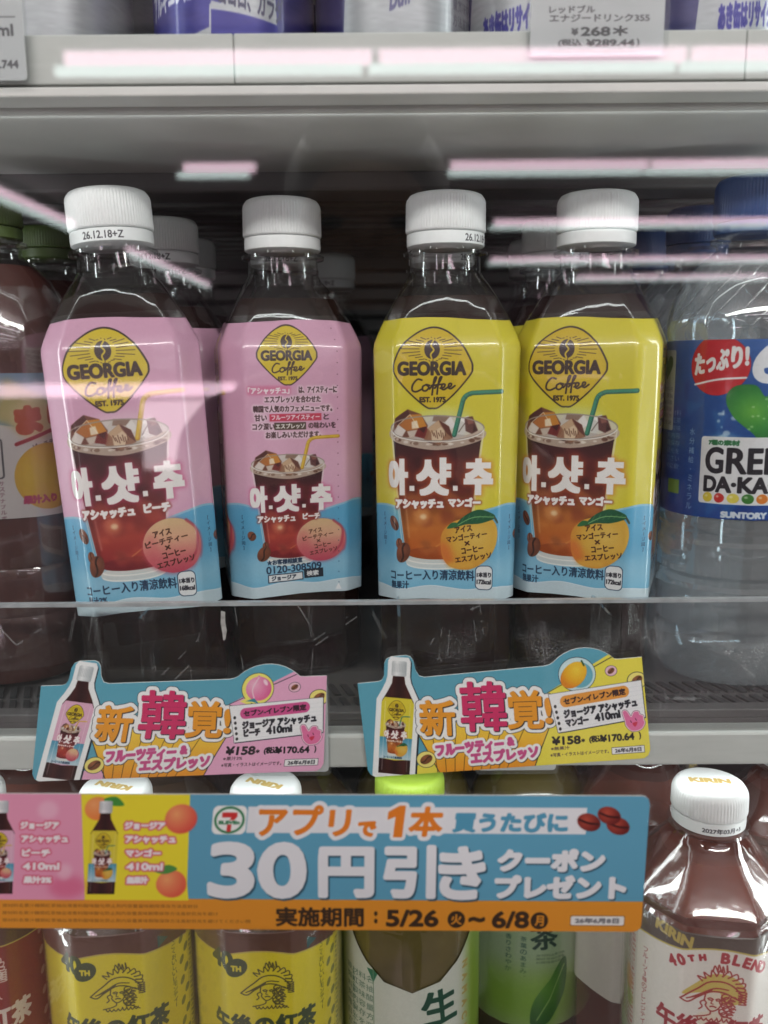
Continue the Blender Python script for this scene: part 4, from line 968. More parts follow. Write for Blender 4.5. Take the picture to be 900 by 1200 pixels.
lamp_row(.43, 4.2, MY(5.73), 'second long ceiling light row, mirrored above the yellow bottles')
lamp_row(1.00, 5.2, MY(8.0), 'third ceiling light row, mirrored across the right yellow bottle cap')
lamp_row(1.33, 5.6, MY(10.85), 'fourth ceiling light row, mirrored at the neck of the right yellow bottle')
lamp_row(2.9, 5.8, MY(13.2), 'farthest ceiling light row, mirrored right of the last bottle neck')
def lamp_line(x, Y0, Y1, label):
    t = tag(empty('ceiling_lamp', (x, 0, ZC + 1.2)), label, 'ceiling lamp', 'ceiling light rows of the shop')
    a, b = MY(Y1), MY(Y0)
    mesh('housing', box_vf(-.05, .05, a, b, .05, .115), M['fixture'], t)
    mesh('tube', box_vf(-.025, .025, a, b, .0, .05), M['pink_tube'], t)
    mesh('tube', box_vf(-.02, .02, a, b, -.04, -.004), M['cool_tube'], t)
lamp_line(-2.75, 4.6, 7.9, 'slanting ceiling light mirrored at the left edge beside the first white cap')
lamp_line(-2.75, 9.6, 12.0, 'slanting ceiling light mirrored between the two pink bottles, upper half')
lamp_line(-2.75, 12.2, 13.9, 'slanting ceiling light mirrored between the two pink bottles, lower half')
t = tag(empty('display_case', (-1.0, MY(3.25), 0)), 'open display case across the aisle with a lit strip, mirrored low on the left', 'display case')
mesh('canopy', box_vf(-1.4, .46, -.5, -.02, ZC - .12, ZC + .02), M['wallp'], t)
mesh('case_body', box_vf(-1.4, .46, -.9, -.3, .3, ZC - .12), M['wallp'], t)
mesh('light_strip', box_vf(-1.38, .44, -.018, .0, ZC - .122, ZC - .074), M['pink_tube'], t)
mesh('plinth', box_vf(-1.4, .46, -.9, .0, 0, .3), M['dark'], t)
M['panel_glow'] = emit_mat('panel_glow', (1.0, .80, .86), 4.5); M['lit_blue'] = emit_mat('lit_blue', (.03, .12, .8), 4)  # added glowing panel and blue spot, standing in for brightly lit goods
mesh('glow_panel', box_vf(.08, .46, -.02, -.002, ZC - .40, ZC - .14), M['panel_glow'], t)
mesh('blue_glow', box_vf(.32, .39, -.001, .004, ZC - .30, ZC - .23), M['lit_blue'], t, bevel=.02)

# ================================================================== cooler cabinet
ST = -.1435                    # shelf top relative to the camera height
cab = tag(empty('drinks_cooler', (0, .32, ZC)), 'white shelved drinks cooler cabinet holding all the bottles', 'cooler')
def cb(name, x0, x1, y0, y1, z0, z1, mat, bevel=0, par=None, **k):
    return mesh(name, box_vf(x0, x1, y0 - .32, y1 - .32, z0, z1), mat, par or cab, bevel=bevel, **k)
cb('back_panel', -.5, .5, .86, .88, -.9, .8, M['dark'])
cb('side_panel', -.52, -.5, .30, .88, -.9, .8, M['panel']); cb('side_panel', .5, .52, .30, .88, -.9, .8, M['panel'])
# upper shelf
cb('upper_shelf', -.5, .5, .326, .84, .098, .111, M['panel'])
for x0, x1 in ((-.5, -.05015), (-.0500, .12485), (.1250, .5)): cb('upper_rail', x0, x1, .314, .3255, .0945, .1105, M['rail'], .0006)
cb('rail_lip', -.5, .5, .3135, .3265, .0905, .0938, M['panel'], .0006)
cb('shelf_underside', -.5, .5, .327, .425, .0885, .0975, M['panel'], .001)
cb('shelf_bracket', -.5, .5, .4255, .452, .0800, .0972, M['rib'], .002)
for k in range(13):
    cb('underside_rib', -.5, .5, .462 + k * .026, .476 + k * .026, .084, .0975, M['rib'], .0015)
# ribbed air duct at the back
for k in range(16):
    cb('duct_rib', -.5, .5, .835, .858, -.13 + k * .0145, -.13 + k * .0145 + .0105, M['rib'], .001)
# main shelf
cb('main_shelf', -.5, .5, .327, .82, ST - .010, ST, M['floor_grey'])
cb('main_rail', -.5, .5, .3165, .3265, -.1590, -.1450, M['rail'], .0012)
cb('shelf_lip', -.5, .5, .3262, .3335, ST + .0002, ST + .004, M['floor_grey'], .0006)
sl = []
for row in (0, 1):
    for k in range(170):
        x = -.5 + k * .0059; y0 = .3370 + row * .0155; y1 = y0 + .0115; d = -.004
        z0, z1 = ST + .0002, ST + .0012
        v = [(x, y0 - .32, z0), (x + .0028, y0 - .32, z0), (x + .0028 + d, y1 - .32, z0), (x + d, y1 - .32, z0)]
        v += [(a, b, z1) for a, b, c in v]
        sl.append((v, [(0, 3, 2, 1), (4, 5, 6, 7), (0, 1, 5, 4), (1, 2, 6, 5), (2, 3, 7, 6), (3, 0, 4, 7)]))
tag(mesh('vent_slot', join_vf(sl), M['slot'], cab), kind='stuff')
cb('front_guard', -.5, .5, .3180, .3200, -.1560, -.0920, M['acryl'])
cb('guard_edge', -.5, .5, .3176, .3204, -.0922, -.0908, M['acryl_edge'])
for x in (-.0965, .005, .0875): cb('divider_fin', x, x + .0012, .3215, .3500, ST + .001, -.098, M['acryl'])
# low shelf
LS = -.383
cb('lower_shelf', -.5, .5, .26 + .01, .82, LS - .01, LS, M['floor_grey'])
# door
dr = tag(empty('glass_door', (0, .262, ZC)), 'clear glass cooler door mirroring the ceiling lights', 'glass door')
mesh('door_pane', box_vf(-.46, .46, 0, .004, -.75, .7), M['glass'], dr)
for x in (-.48, .46): mesh('door_frame', box_vf(x, x + .02, -.008, .012, -.77, .72), M['dark'], dr, bevel=.002)
for z in (-.77, .70): mesh('door_frame', box_vf(-.4595, .4595, -.008, .012, z, z + .0195), M['dark'], dr, bevel=.002)

# ================================================================== bottles
def section(hw, cf, mix, rc, n=4, rnd=.0016):
    """chamfered square (flats hw, chamfer share cf) blended towards a circle of radius rc; runs once round from the back, past -x, the front and +x"""
    a = hw * (1 - cf)
    P = []
    cor = [(-a, hw), (-hw, a), (-hw, -a), (-a, -hw), (a, -hw), (hw, -a), (hw, a), (a, hw)]
    start = (0.0, hw)
    seq = [start] + cor + [start]
    pts = []
    for i in range(len(seq) - 1):
        p, q = seq[i], seq[i + 1]
        for k in range(n):
            t = k / n
            if i > 0 and k == 0:                      # soften the corner
                o = seq[i - 1]
                e = []
                for w in (o, q):
                    L = math.hypot(w[0] - p[0], w[1] - p[1]); e.append((p[0] + (w[0] - p[0]) * rnd / L, p[1] + (w[1] - p[1]) * rnd / L))
                pts += [e[0], (.25 * e[0][0] + .25 * e[1][0] + .5 * p[0], .25 * e[0][1] + .25 * e[1][1] + .5 * p[1]), e[1]]
            else: pts.append((p[0] + (q[0] - p[0]) * t, p[1] + (q[1] - p[1]) * t))
    out, per = [], [0]
    for i in range(len(pts)):
        q = pts[(i + 1) % len(pts)]; per.append(per[-1] + math.hypot(q[0] - pts[i][0], q[1] - pts[i][1]))
    for (x, y) in pts:
        r = math.hypot(x, y); c = (x / r * rc, y / r * rc)
        out.append((x * (1 - mix) + c[0] * mix, y * (1 - mix) + c[1] * mix))
    return out, [p / per[-1] for p in per]
def loft(rings, uvz=None, cap_top=True, cap_bot=True, us=None):
    """rings: list of (list of xy, z)"""
    V, F, UV = [], [], []
    n = len(rings[0][0])
    for pts, z in rings: V += [(x, y, z) for x, y in pts]
    for r in range(len(rings) - 1):
        for i in range(n):
            j = (i + 1) % n
            F.append((r * n + i, r * n + j, (r + 1) * n + j, (r + 1) * n + i))
            if us is not None:
                v0, v1 = uvz(rings[r][1]), uvz(rings[r + 1][1])
                UV.append([(us[i], v0), (us[i + 1], v0), (us[i + 1], v1), (us[i], v1)])
    if cap_bot: F.append(tuple(range(n))[::-1]); UV.append([(0, 0)] * n)
    if cap_top: F.append(tuple(range((len(rings) - 1) * n, len(rings) * n))); UV.append([(0, 0)] * n)
    return (V, F, UV) if us is not None else (V, F)
def prof_at(prof, z):
    zs = [p[0] for p in prof]
    return [float(np.interp(z, zs, [p[k] for p in prof])) for k in (1, 2)]
def rings_for(prof, z0=None, z1=None, off=0.0, cf=.37, extra=(), fix=None):
    zs = sorted(set([p[0] for p in prof] + list(extra) + ([z0, z1] if z0 is not None else [])))
    if z0 is not None: zs = [z for z in zs if z0 <= z <= z1]
    out = []
    for z in zs:
        hw, mix = prof_at(prof, z)
        s, us = section((hw + off) * MM, cf, mix, (hw + off) * MM)
        out.append((s, z * MM))
    return out, us
def ribbed_cap(parent, z0, z1, r, mat, band_mat=None, ribs=84, top=None, band_h=5.6, lean=.5):
    """screw cap: ribbed skirt, smooth tamper band, domed edge, flat top"""
    N = ribs * 4; z0b = z0 + band_h
    th = np.linspace(0, 2 * math.pi, N, endpoint=False) + math.pi / 2
    mod = np.array([0, 1, 1, 0] * ribs) * .00034
    def ring(rr, z, k): R = rr + mod * k; return ([(R[i] * math.cos(th[i]), R[i] * math.sin(th[i])) for i in range(N)], z)
    R = r * MM
    rg = [ring(R - .0006, (z0b + .35) * MM, 0), ring(R - .0002, (z0b + .7) * MM, 0), ring(R - .0001, (z0b + 1.3) * MM, .9), ring(R - lean * MM * .6, (z1 - 3.6) * MM, 1), ring(R - lean * MM, (z1 - 2.4) * MM, .7), ring(R - lean * MM - .0003, (z1 - 1.5) * MM, 0.1),
          ring(R - lean * MM - .0010, (z1 - .5) * MM, 0), ring(R - lean * MM - .0021, z1 * MM, 0)]
    c = mesh('cap', loft(rg), mat, parent, smooth=True, autosmooth=50)
    n = 64; t2 = np.linspace(0, 2 * math.pi, n, endpoint=False) + math.pi / 2
    def ring2(rr, z): return ([(rr * math.cos(a), rr * math.sin(a)) for a in t2], z)
    us = [i / n for i in range(n + 1)]
    rg = [ring2(R - .0011, z0 * MM), ring2(R - .0004, (z0 + .5) * MM), ring2(R - .0003, (z0 + 2.6) * MM), ring2(R - .0004, (z0b - .2) * MM), ring2(R - .0010, (z0b + .1) * MM)]
    mesh('tamper_band', loft(rg, lambda z: (z / MM - z0) / band_h, True, True, us), band_mat or mat, c, smooth=True, autosmooth=50)
    if top:
        rr = R - lean * MM - .0024
        V = [(rr * math.cos(a), rr * math.sin(a), (z1 + .06) * MM) for a in t2]; U = [[(.5 + .5 * math.cos(a) * rr / .015, .5 + .5 * math.sin(a) * rr / .015) for a in t2]]
        mesh('cap_print', (V, [tuple(range(n))], U), top, c)
    return c
COFFEE = [(0, 23.5, .6), (1.5, 27.5, .35), (5, 29.6, .12), (12, 30.0, 0), (26, 29.6, 0), (36, 29.6, 0), (41, 29.8, 0), (80, 30.3, 0), (120, 30.7, 0), (148.5, 31.0, 0), (151, 30.7, 0), (154.5, 29.4, 0), (161, 26.7, .02), (170, 22.4, .12), (176, 19.3, .38), (179, 17.4, .75), (182, 15.8, 1), (188.2, 15.5, 1), (188.9, 18.4, 1), (190.3, 18.6, 1), (190.9, 15.6, 1), (193, 15.2, 1)]
CUPZ = 214.5
def coffee_bottle(kind, band):
    t = empty('coffee_bottle', (0, 0, 0))
    rg, us = rings_for(COFFEE, cf=.30); mesh('shell', loft(rg), M['pet'], t, smooth=True, autosmooth=24)
    rg, us = rings_for(COFFEE, 0, 171, off=-.9, cf=.30); rg = rg[1:]
    mesh('coffee', loft(rg), M['coffee'], t, smooth=True, autosmooth=24)
    rg, us = rings_for(COFFEE, 41, 161, off=.28, cf=.30, extra=(60, 100, 135, 158))
    # shrink label: hem dips a little on the flats
    n = len(rg[0][0])
    rg2 = []
    V, F, UV = loft(rg, lambda z: (z / MM - 41) / 120, False, False, us)
    V = [(x, y, z + (.0007 * math.sin(3.1 * math.atan2(y, x) + 1) if z > .1605 or z < .0415 else 0)) for x, y, z in V]
    mesh('label', (V, F, UV), M['lab_' + kind], t, smooth=True, autosmooth=60)
    # clear film turned over the top edge of the print
    rg, us = rings_for(COFFEE, 160.5, 163.4, off=.34, cf=.30); mesh('label_hem', loft(rg, cap_top=False, cap_bot=False), M['pet'], t, smooth=True)
    ribbed_cap(t, 192.4, CUPZ, 17.4, M['cap'], M[band] if band else None)
    return t
def place(t, x, y, base, rz, label, cat, group=None):
    t.location = (x, y, ZC + base); t.rotation_euler = (0, 0, math.radians(rz))
    tag(t, label, cat, group); return t
GC = 'bottled coffee drinks on the middle shelf'
pe = coffee_bottle('peach', 'band_left'); ma = coffee_bottle('mango', 'band_right')
place(pe, -.1020, .372, ST, 13, 'pink labelled bottle with date on its cap, at the left front of the middle shelf', 'bottle', GC)
pe2 = copy_tree(pe); pe2.rotation_euler = (0, 0, 0); pe.rotation_euler = (math.radians(-1.8), math.radians(-3.2), math.radians(13))
place(pe2, -.0448, .400, ST, -76, 'pink labelled bottle showing its lines of description text, second in the front row', 'bottle', GC)
ma2 = copy_tree(ma)
place(ma, .0280, .390, ST, -2, 'yellow labelled bottle with a date at the right of its cap, beside the pink ones', 'bottle', GC)
place(ma2, .0945, .391, ST, -21, 'yellow labelled bottle beside the blue label water bottle, rightmost in its row', 'bottle', GC)
def set_band(b, m):
    for c in b.children:
        if c.name.startswith('cap'):
            for q in c.children:
                if q.name.startswith('tamper_band'):
                    q.data = q.data.copy(); q.data.materials[0] = m
set_band(pe2, M['cap']); set_band(ma2, M['cap'])
back = [(pe, -.1105, .449, 4, 'pink labelled bottle standing directly behind the left front pink bottle'), (pe, -.116, .522, -8, 'third pink labelled bottle deep behind the left front pink bottle'),
        (pe, -.0515, .461, 12, 'pink labelled bottle behind the description side bottle, cap peeking out left'), (pe, -.036, .60, -5, 'pink labelled bottle far back in the dark gap between pink and yellow'),
        (ma, .031, .459, 3, 'yellow labelled bottle hidden close behind the left yellow bottle'), (ma, .0905, .462, 6, 'yellow labelled bottle behind the right yellow bottle, cap showing at its left'), (ma, .094, .535, 0, 'yellow labelled bottle third from the front in the right yellow column')]
for src, x, y, rz, lb in back:
    b = copy_tree(src); place(b, x, y, ST, rz, lb, 'bottle', GC)

def round_bottle(name, prof, liquid, liq_top, label, lz0, lz1, capmat, capz, capr, band=None, top=None, cf=.2, off=.25, wrap=None, ribs=72, bh=5.0):
    t = empty(name, (0, 0, 0))
    rg, us = rings_for(prof, cf=cf); mesh('shell', loft(rg), M['pet'], t, smooth=True, autosmooth=26)
    rg, us = rings_for(prof, 0, liq_top, off=-.8, cf=cf); mesh('drink', loft(rg[1:]), M[liquid], t, smooth=True, autosmooth=26)
    if label:
        rg, us = rings_for(prof, lz0, lz1, off=off, cf=cf, extra=[lz0 + (lz1 - lz0) * k / 5 for k in range(1, 5)])
        mesh('label', loft(rg, lambda z: (z / MM - lz0) / (lz1 - lz0), False, False, us), M[label], t, smooth=True, autosmooth=26)
    if wrap:
        rg, us = rings_for(prof, wrap[0], wrap[1], off=1.0, cf=cf); mesh('shrink_wrap', loft(rg, cap_top=False, cap_bot=False), M['wrap'], t, smooth=True)
    ribbed_cap(t, capz[0], capz[1], capr, M[capmat], M[band] if band else None, ribs, M[top] if top else None, band_h=bh)
    return t
# blue label water: domed spiral shoulder, ribbed foot
WAT = [(0, 26, 1), (2, 30, 1), (7, 32.3, 1), (20, 32.6, 1), (22, 31.2, 1), (24.5, 31.2, 1), (26.5, 32.6, 1), (44, 32.6, 1), (46, 31.2, 1), (48.5, 31.2, 1), (50.5, 32.6, 1), (64, 32.6, 1), (66, 31.4, 1), (69, 31.4, 1), (71, 32.4, 1), (74, 32.5, 1), (76, 32.3, 1), (152, 32.3, 1), (155, 33.0, 1), (162, 32.4, 1), (170, 30.4, 1), (178, 26.5, 1), (184, 21.5, 1), (188, 16.5, 1), (190, 14, 1), (192, 13.6, 1), (193, 16.6, 1), (194.6, 16.6, 1), (195, 13.4, 1), (198, 13.2, 1)]
wb = round_bottle('water_bottle', WAT, 'water', 184, 'sports', 76.5, 151.5, 'blue_cap', (196, 219.5), 15.6, 'band_blue', cf=.2)
fl = []
for k in range(22):                                  # slanting grip flutes on the shoulder
    a0 = 2 * math.pi * k / 22
    V, F = [], []
    for q in range(9):
        z = 157 + q * 3.1; r = prof_at(WAT, z)[0] + .35; a = a0 + q * .085
        for e in (-.018, .018): V.append((r * MM * math.cos(a + e), r * MM * math.sin(a + e), z * MM))
        r2 = r - .9; V.append((r2 * MM * math.cos(a), r2 * MM * math.sin(a), z * MM))
    for q in range(8):
        o = q * 3; F += [(o, o + 1, o + 4, o + 3), (o + 1, o + 2, o + 5, o + 4), (o + 2, o, o + 3, o + 5)]
    fl.append((V, F))
tag(mesh('shoulder_flute', join_vf(fl), M['pet'], wb, smooth=True), kind='stuff')
place(wb, .1600, .385, ST, -10, 'clear bottle with blue heart label and blue cap, at the right edge', 'bottle', 'blue capped bottles')
for y, x, lb in ((.458, .163, 'blue capped bottle right behind the front blue label bottle'), (.531, .160, 'blue capped bottle third back, its cap right of the white cap')):
    b = copy_tree(wb); place(b, x, y, ST, 10, lb, 'bottle', 'blue capped bottles')
# fruit tea at the left edge
FRU = [(0, 26, 1), (3, 31, 1), (9, 32.6, .8), (30, 31.8, .8), (33, 31, .8), (36, 32, .8), (52, 31.9, .8), (55, 31, .8), (58, 32, .8), (77, 32, .8), (140, 32, .8), (144, 33, .8), (158, 32.6, .8), (170, 30.6, .9), (180, 26, 1), (187, 19, 1), (191, 14.5, 1), (194, 14, 1), (195, 16.8, 1), (196.4, 16.8, 1), (197, 13.5, 1), (199, 13.4, 1)]
fb = round_bottle('tea_bottle', FRU, 'peach_tea', 186, 'citrus', 78, 140, 'olive_cap', (197.5, 214), 15.4, cf=.25, wrap=(10, 176))
place(fb, -.1745, .392, ST, 8, 'fruit tea bottle with green cap and crinkled wrap, cut off at the left edge', 'bottle', 'green capped fruit teas')
b = copy_tree(fb); place(b, -.1760, .468, ST, 4, 'fruit tea bottle with green cap in second row at left edge', 'bottle', 'green capped fruit teas')

# lower row
TEA = [(0, 24, .7), (2, 29, .5), (8, 31, .4), (100, 31, .4), (150, 31.2, .4), (155.5, 31.4, .4), (157.5, 30.2, .3), (160, 30.6, .1), (162, 31.0, 0), (164.5, 29.6, 0), (170, 25.6, .05), (177, 20.0, .2), (182, 16.2, .7), (184.5, 14.6, 1), (186.3, 14.2, 1), (187, 16.6, 1), (188.2, 16.6, 1), (188.6, 13.6, 1), (190, 13.4, 1)]
def tea_bottle(kind, liq, top): return round_bottle('tea_bottle', TEA, liq, 178, 'tea_' + kind, 66, 156, 'cap', (188.3, 205), 15.3, 'band_year', top, cf=.55, off=.3, wrap=(20, 182), bh=5.2)
GL = 'bottled teas on the bottom shelf'
tw = tea_bottle('white', 'tea', 'disc_front'); tw.scale = (1, 1, 1.014); place(tw, .1365, .334, LS, -9, 'tea bottle with white label and white cap right of the promotion strip', 'bottle', GL)
ty = tea_bottle('yellow', 'lemon_tea', 'disc_turned'); place(ty, -.1165, .341, LS, 6, 'yellow label lemon tea bottle, left of the two', 'bottle', GL)
b = copy_tree(ty); place(b, -.0520, .342, LS, 0, 'yellow label lemon tea bottle next to the green tea', 'bottle', GL)
tr = tea_bottle('red', 'tea', 'disc_turned'); place(tr, -.1815, .343, LS, 16, 'red label tea bottle at the bottom left corner', 'bottle', GL)
for src, x, y, rz, lb in ((tw, .1300, .405, 170, 'amber tea bottle close behind the white label tea, hidden by the promotion strip'), (tw, .1960, .386, 150, 'amber tea bottle right behind the white label tea at the right edge'),
                          (ty, -.1160, .409, 20, 'lemon tea bottle in the second row behind the left yellow label'), (ty, -.0500, .410, 200, 'lemon tea bottle in the second row behind the right yellow label'), (tr, -.1810, .412, 0, 'red label tea bottle in the second row at the left'),
                          (tw, .1500, .475, 90, 'tea bottle in the third row of the bottom shelf at the right')):
    b = copy_tree(src); place(b, x, y, LS, rz, lb, 'bottle', GL)
GRN = [(0, 25, 1), (3, 30, 1), (8, 32, 1), (120, 32, 1), (143, 32.2, 1), (146, 31.2, 1), (150, 32, 1), (156, 31.6, 1), (163, 29.2, 1), (170, 25, 1), (177, 19, 1), (182, 15, 1), (184.5, 14, 1), (185.3, 16.6, 1), (186.6, 16.6, 1), (187, 13.4, 1), (189, 13.3, 1)]
gb = round_bottle('green_tea_bottle', GRN, 'green_tea', 178, None, 0, 0, 'green_cap', (186.8, 203), 15.5, cf=.2)
# wrap label with a scooped window at the front
rg, us = rings_for(GRN, 40, 142, off=.3, cf=.2, extra=[40 + k * 10.2 for k in range(1, 10)])
V, F, UV = loft(rg, lambda z: z, False, False, us)
nz = len(rg); n = len(rg[0][0]); V2 = []
TOP = {}
for i in range(n):
    x, y, _ = V[i]; an = math.atan2(x, -y)
    TOP[i] = 142 - 25 * max(0, math.cos(min(abs(an) / .98, 1) * math.pi / 2)) ** .8
for r in range(nz):
    for i in range(n):
        f = r / (nz - 1); V2.append((V[r * n + i][0], V[r * n + i][1], (40 + (TOP[i] - 40) * f) * MM))
UV = [[((us[i] if q in (0, 3) else us[i + 1]), (V2[f[q]][2] / MM - 40) / 102) for q in range(4)] for k, f in enumerate(F) for i in [k % n]]
mesh('label', (V2, F, UV), M['green_front'], gb, smooth=True)
place(gb, .0105, .356, LS, 0, 'green tea bottle with lime cap and scooped pale label', 'bottle', GL)
g2 = round_bottle('green_tea_bottle', GRN, 'green_tea', 178, 'green_rear', 40, 142, 'cap', (186.8, 203), 15.5, cf=.2, off=.3, wrap=(20, 150))
place(g2, .0765, .424, LS, -8, 'pale green label tea bottle with cucumber-shaped leaf, set back beside the green tea', 'bottle', GL)
b = copy_tree(gb); place(b, .0140, .428, LS, 30, 'green tea bottle in the second row behind the lime cap', 'bottle', GL)

# ================================================================== cans on the upper shelf
CAN = [(0, 22.5), (1.2, 24.5), (3, 26), (7, 30.5), (11, 32.6), (14, 33), (120, 33), (150, 33), (156, 29)]
def can(kind):
    t = empty('drink_can', (0, 0, 0)); n = 72
    th = [2 * math.pi * i / n + math.pi / 2 for i in range(n)]; us = [i / n for i in range(n + 1)]
    rg = [([(r * MM * math.cos(a), r * MM * math.sin(a)) for a in th], z * MM) for z, r in CAN[:5]]
    mesh('base', loft(rg), M['silver'], t, smooth=True, autosmooth=40)
    rg = [([((r + .05) * MM * math.cos(a), (r + .05) * MM * math.sin(a)) for a in th], z * MM) for z, r in CAN[3:]]
    mesh('printed_wall', loft(rg, lambda z: min(1, (z / MM - 5) / 60), True, False, us), M['can_' + kind], t, smooth=True, autosmooth=40)
    rg = [([(r * MM * math.cos(a), r * MM * math.sin(a)) for a in th], z * MM) for z, r in ((156, 29), (158.5, 29.6), (159, 28))]
    mesh('rim', loft(rg), M['silver'], t, smooth=True)
    return t
US = .1112
GN = 'energy drink cans on the upper shelf'
for k, x, y, rz, lb in (('silver', -.1385, .392, 4, 'plain silver can at the left end of the upper shelf'), ('blue', -.0610, .388, -3, 'can with blue chequered foot above the pink bottles'), ('script', .0060, .390, 0, 'silver can with small script lettering left of the price tag'),
                        ('other', .0655, .392, -25, 'blue and silver can half hidden by the price tag'), ('other', .1365, .390, 12, 'blue and silver can right of the price tag'), ('silver', .2040, .394, 60, 'silver can at the right end of the upper shelf')):
    c = can(k); place(c, x, y, US, rz, lb, 'can', GN)
for k, x, y in (('blue', -.060, .462), ('silver', -.136, .466), ('script', .008, .464), ('other', .100, .456)):
    c = can(k); place(c, x, y, US, 20, {'blue': 'can in the second row behind the blue chequered can', 'silver': 'can in the second row behind the plain silver can', 'script': 'can in the second row behind the script can', 'other': 'can in the second row behind the price tag'}[k], 'can', GN)

# ================================================================== cards, tags, banner
def slab(name, outline, UVs, mat, edge, thick, parent=None):
    """outline: world points of the front face, counter-clockwise as seen from the front; extruded away from the viewer"""
    n = len(outline)
    idx = tessellate_polygon([[Vector((p[0], p[2], 0)) for p in outline]])
    V = [tuple(p) for p in outline] + [(p[0], p[1] + thick, p[2]) for p in outline]
    F, U, mi = [], [], []
    for t_ in idx:
        a, b_, c = [outline[i] for i in t_]
        if (b_[0] - a[0]) * (c[2] - a[2]) - (b_[2] - a[2]) * (c[0] - a[0]) < 0: t_ = (t_[0], t_[2], t_[1])
        F.append(tuple(t_)); U.append([UVs[i] for i in t_]); mi.append(0)
        F.append(tuple(i + n for i in t_[::-1])); U.append([(0, 0)] * 3); mi.append(1)
    for i in range(n):
        j = (i + 1) % n; F.append((i, i + n, j + n, j)); U.append([(0, 0)] * 4); mi.append(1)
    o = mesh(name, (V, F, U), mat, parent)
    o.data.materials.append(edge); o.data.polygons.foreach_set('material_index', mi)
    return o
def centre_origin(o):
    c = Vector((0, 0, 0))
    for v in o.data.vertices: c += v.co
    c /= len(o.data.vertices)
    o.data.transform(Matrix.Translation(-c)); o.location = c
    return o
def card(corners, mat, y, label):
    # corners in the photograph: TL, TR, BR, BL of the straight-sided part, met with the plane of the guard
    P = [at(px, py, y) for px, py in corners]
    out, uv = [], []
    for (u, v) in pop_outline():
        a, b_ = u / POPW, (v - POPT) / POPH
        w = (P[0] * (1 - a) + P[1] * a) * (1 - b_) + (P[3] * (1 - a) + P[2] * a) * b_
        out.append((w.x, y, w.z)); uv.append((a, 1 - v / (POPH + POPT)))
    o = slab('promotion_card', out, uv, M[mat], M['card_edge'], .0005)
    return tag(centre_origin(o), label, 'card', 'promotion cards on the shelf front')
card([(48, 804), (383, 792), (379, 903), (37, 916)], 'card_peach', .3145, 'pink and teal promotion card with a peach, stuck on the shelf front')
card([(419, 801), (752, 770), (763, 888), (432, 911)], 'card_mango', .3145, 'yellow and teal promotion card with a mango, stuck on the shelf front')
def rect_px(x0, y0, x1, y1, Y): return [at(x0, y1, Y), at(x1, y1, Y), at(x1, y0, Y), at(x0, y0, Y)]
def rounded(w, h, r):
    pts = []
    for qx, qy, a0 in ((w / 2, -h / 2, 270), (w / 2, h / 2, 0), (-w / 2, h / 2, 90), (-w / 2, -h / 2, 180)):
        for k in range(0, 91, 18):
            t_ = math.radians(a0 + k); pts.append((qx - math.copysign(r, qx) + r * math.cos(t_), qy - math.copysign(r, qy) + r * math.sin(t_)))
    return pts
# promotion strip on the outside of the door
Yb = .2606
TL, TR, BR, BL = at(-60, 930, Yb), at(762, 933, Yb), at(751, 1092, Yb), at(-64, 1087, Yb)
out, uv = [], []
for (u, v) in [(0, 0)] + [(a, b_) for a, b_ in ((0, 1),)] + [(1 - .011 * (1 - math.cos(t_)) if False else 1 - .011 + .011 * math.sin(t_), 1 - .055 + .055 * math.cos(t_)) for t_ in np.radians([0, 30, 60, 90])] + [(1 - .011 + .011 * math.cos(t_), .055 - .055 * math.sin(t_)) for t_ in np.radians([0, 30, 60, 90])]:
    w = (TL * (1 - u) + TR * u) * (1 - v) + (BL * (1 - u) + BR * u) * v
    out.append((w.x, Yb, w.z)); uv.append((u, 1 - v))
o = slab('promotion_strip', out, uv, M['banner'], M['card_edge'], .0006)
tag(centre_origin(o), 'blue promotion strip with large white lettering and orange foot, stuck on the door', 'sign')
def price_tag(px0, py0, px1, py1, Y, mat, label, rot=0, pocket=True):
    a, b_ = at(px0, py0, Y), at(px1, py1, Y); w, h = b_.x - a.x, a.z - b_.z
    t_ = tag(empty('price_tag', ((a.x + b_.x) / 2, Y, (a.z + b_.z) / 2)), label, 'price tag', 'price tags on the rails'); t_.rotation_euler = (0, math.radians(rot), 0)
    pr = [(x, 0, z) for x, z in rounded(w * .985, h * .985, .0015)]
    slab('paper', pr, [((x / w + .5), (z / h + .5)) for x, _, z in pr], M[mat], M['card_edge'], .0004, t_)
    if pocket:
        po = [(x, -.0008, z) for x, z in rounded(w * 1.05, h * 1.05, .002)]
        slab('plastic_pocket', po, [(0, 0)] * len(po), M['pocket'], M['pocket'], .0004, t_)
    return t_
price_tag(622, -40, 778, 64, .3115, 'tag_price', 'grey price tag in a clear pocket on the upper rail')
price_tag(-130, -50, 33, 95, .3105, 'tag_corner', 'white price tag at the top left corner of the upper rail')
price_tag(291, 800, 386, 905, .3158, 'tag_low', 'white price tag peeping out behind the peach promotion card')
price_tag(560, 800, 652, 903, .3158, 'tag_low', 'white price tag peeping out under the mango promotion card')
# sticker scars on the guard
M['scar'] = pmat('glue_scar', (.34, .33, .32), .7, noise=(400, .4))
a = at(259, 716, .3178); b_ = at(262, 751, .3178)
sc_pts = [(0, 0), (.0016, -.0004), (.0014, -.004), (.0019, -.008), (.0012, -.0115), (.0004, -.0119), (.0002, -.009), (-.0003, -.005)]
o = slab('glue_scar', [(a.x + x, .3177, a.z + z) for x, z in sc_pts[::-1]], [(0, 0)] * 8, M['scar'], M['scar'], .0002)
tag(centre_origin(o), 'short whitish glue mark on the clear guard below the first two bottles', 'glue mark')
for _o in list(bpy.data.objects):
    if _o.type == 'MESH' and not _o.data.materials: _o.data.materials.append(M['panel'])

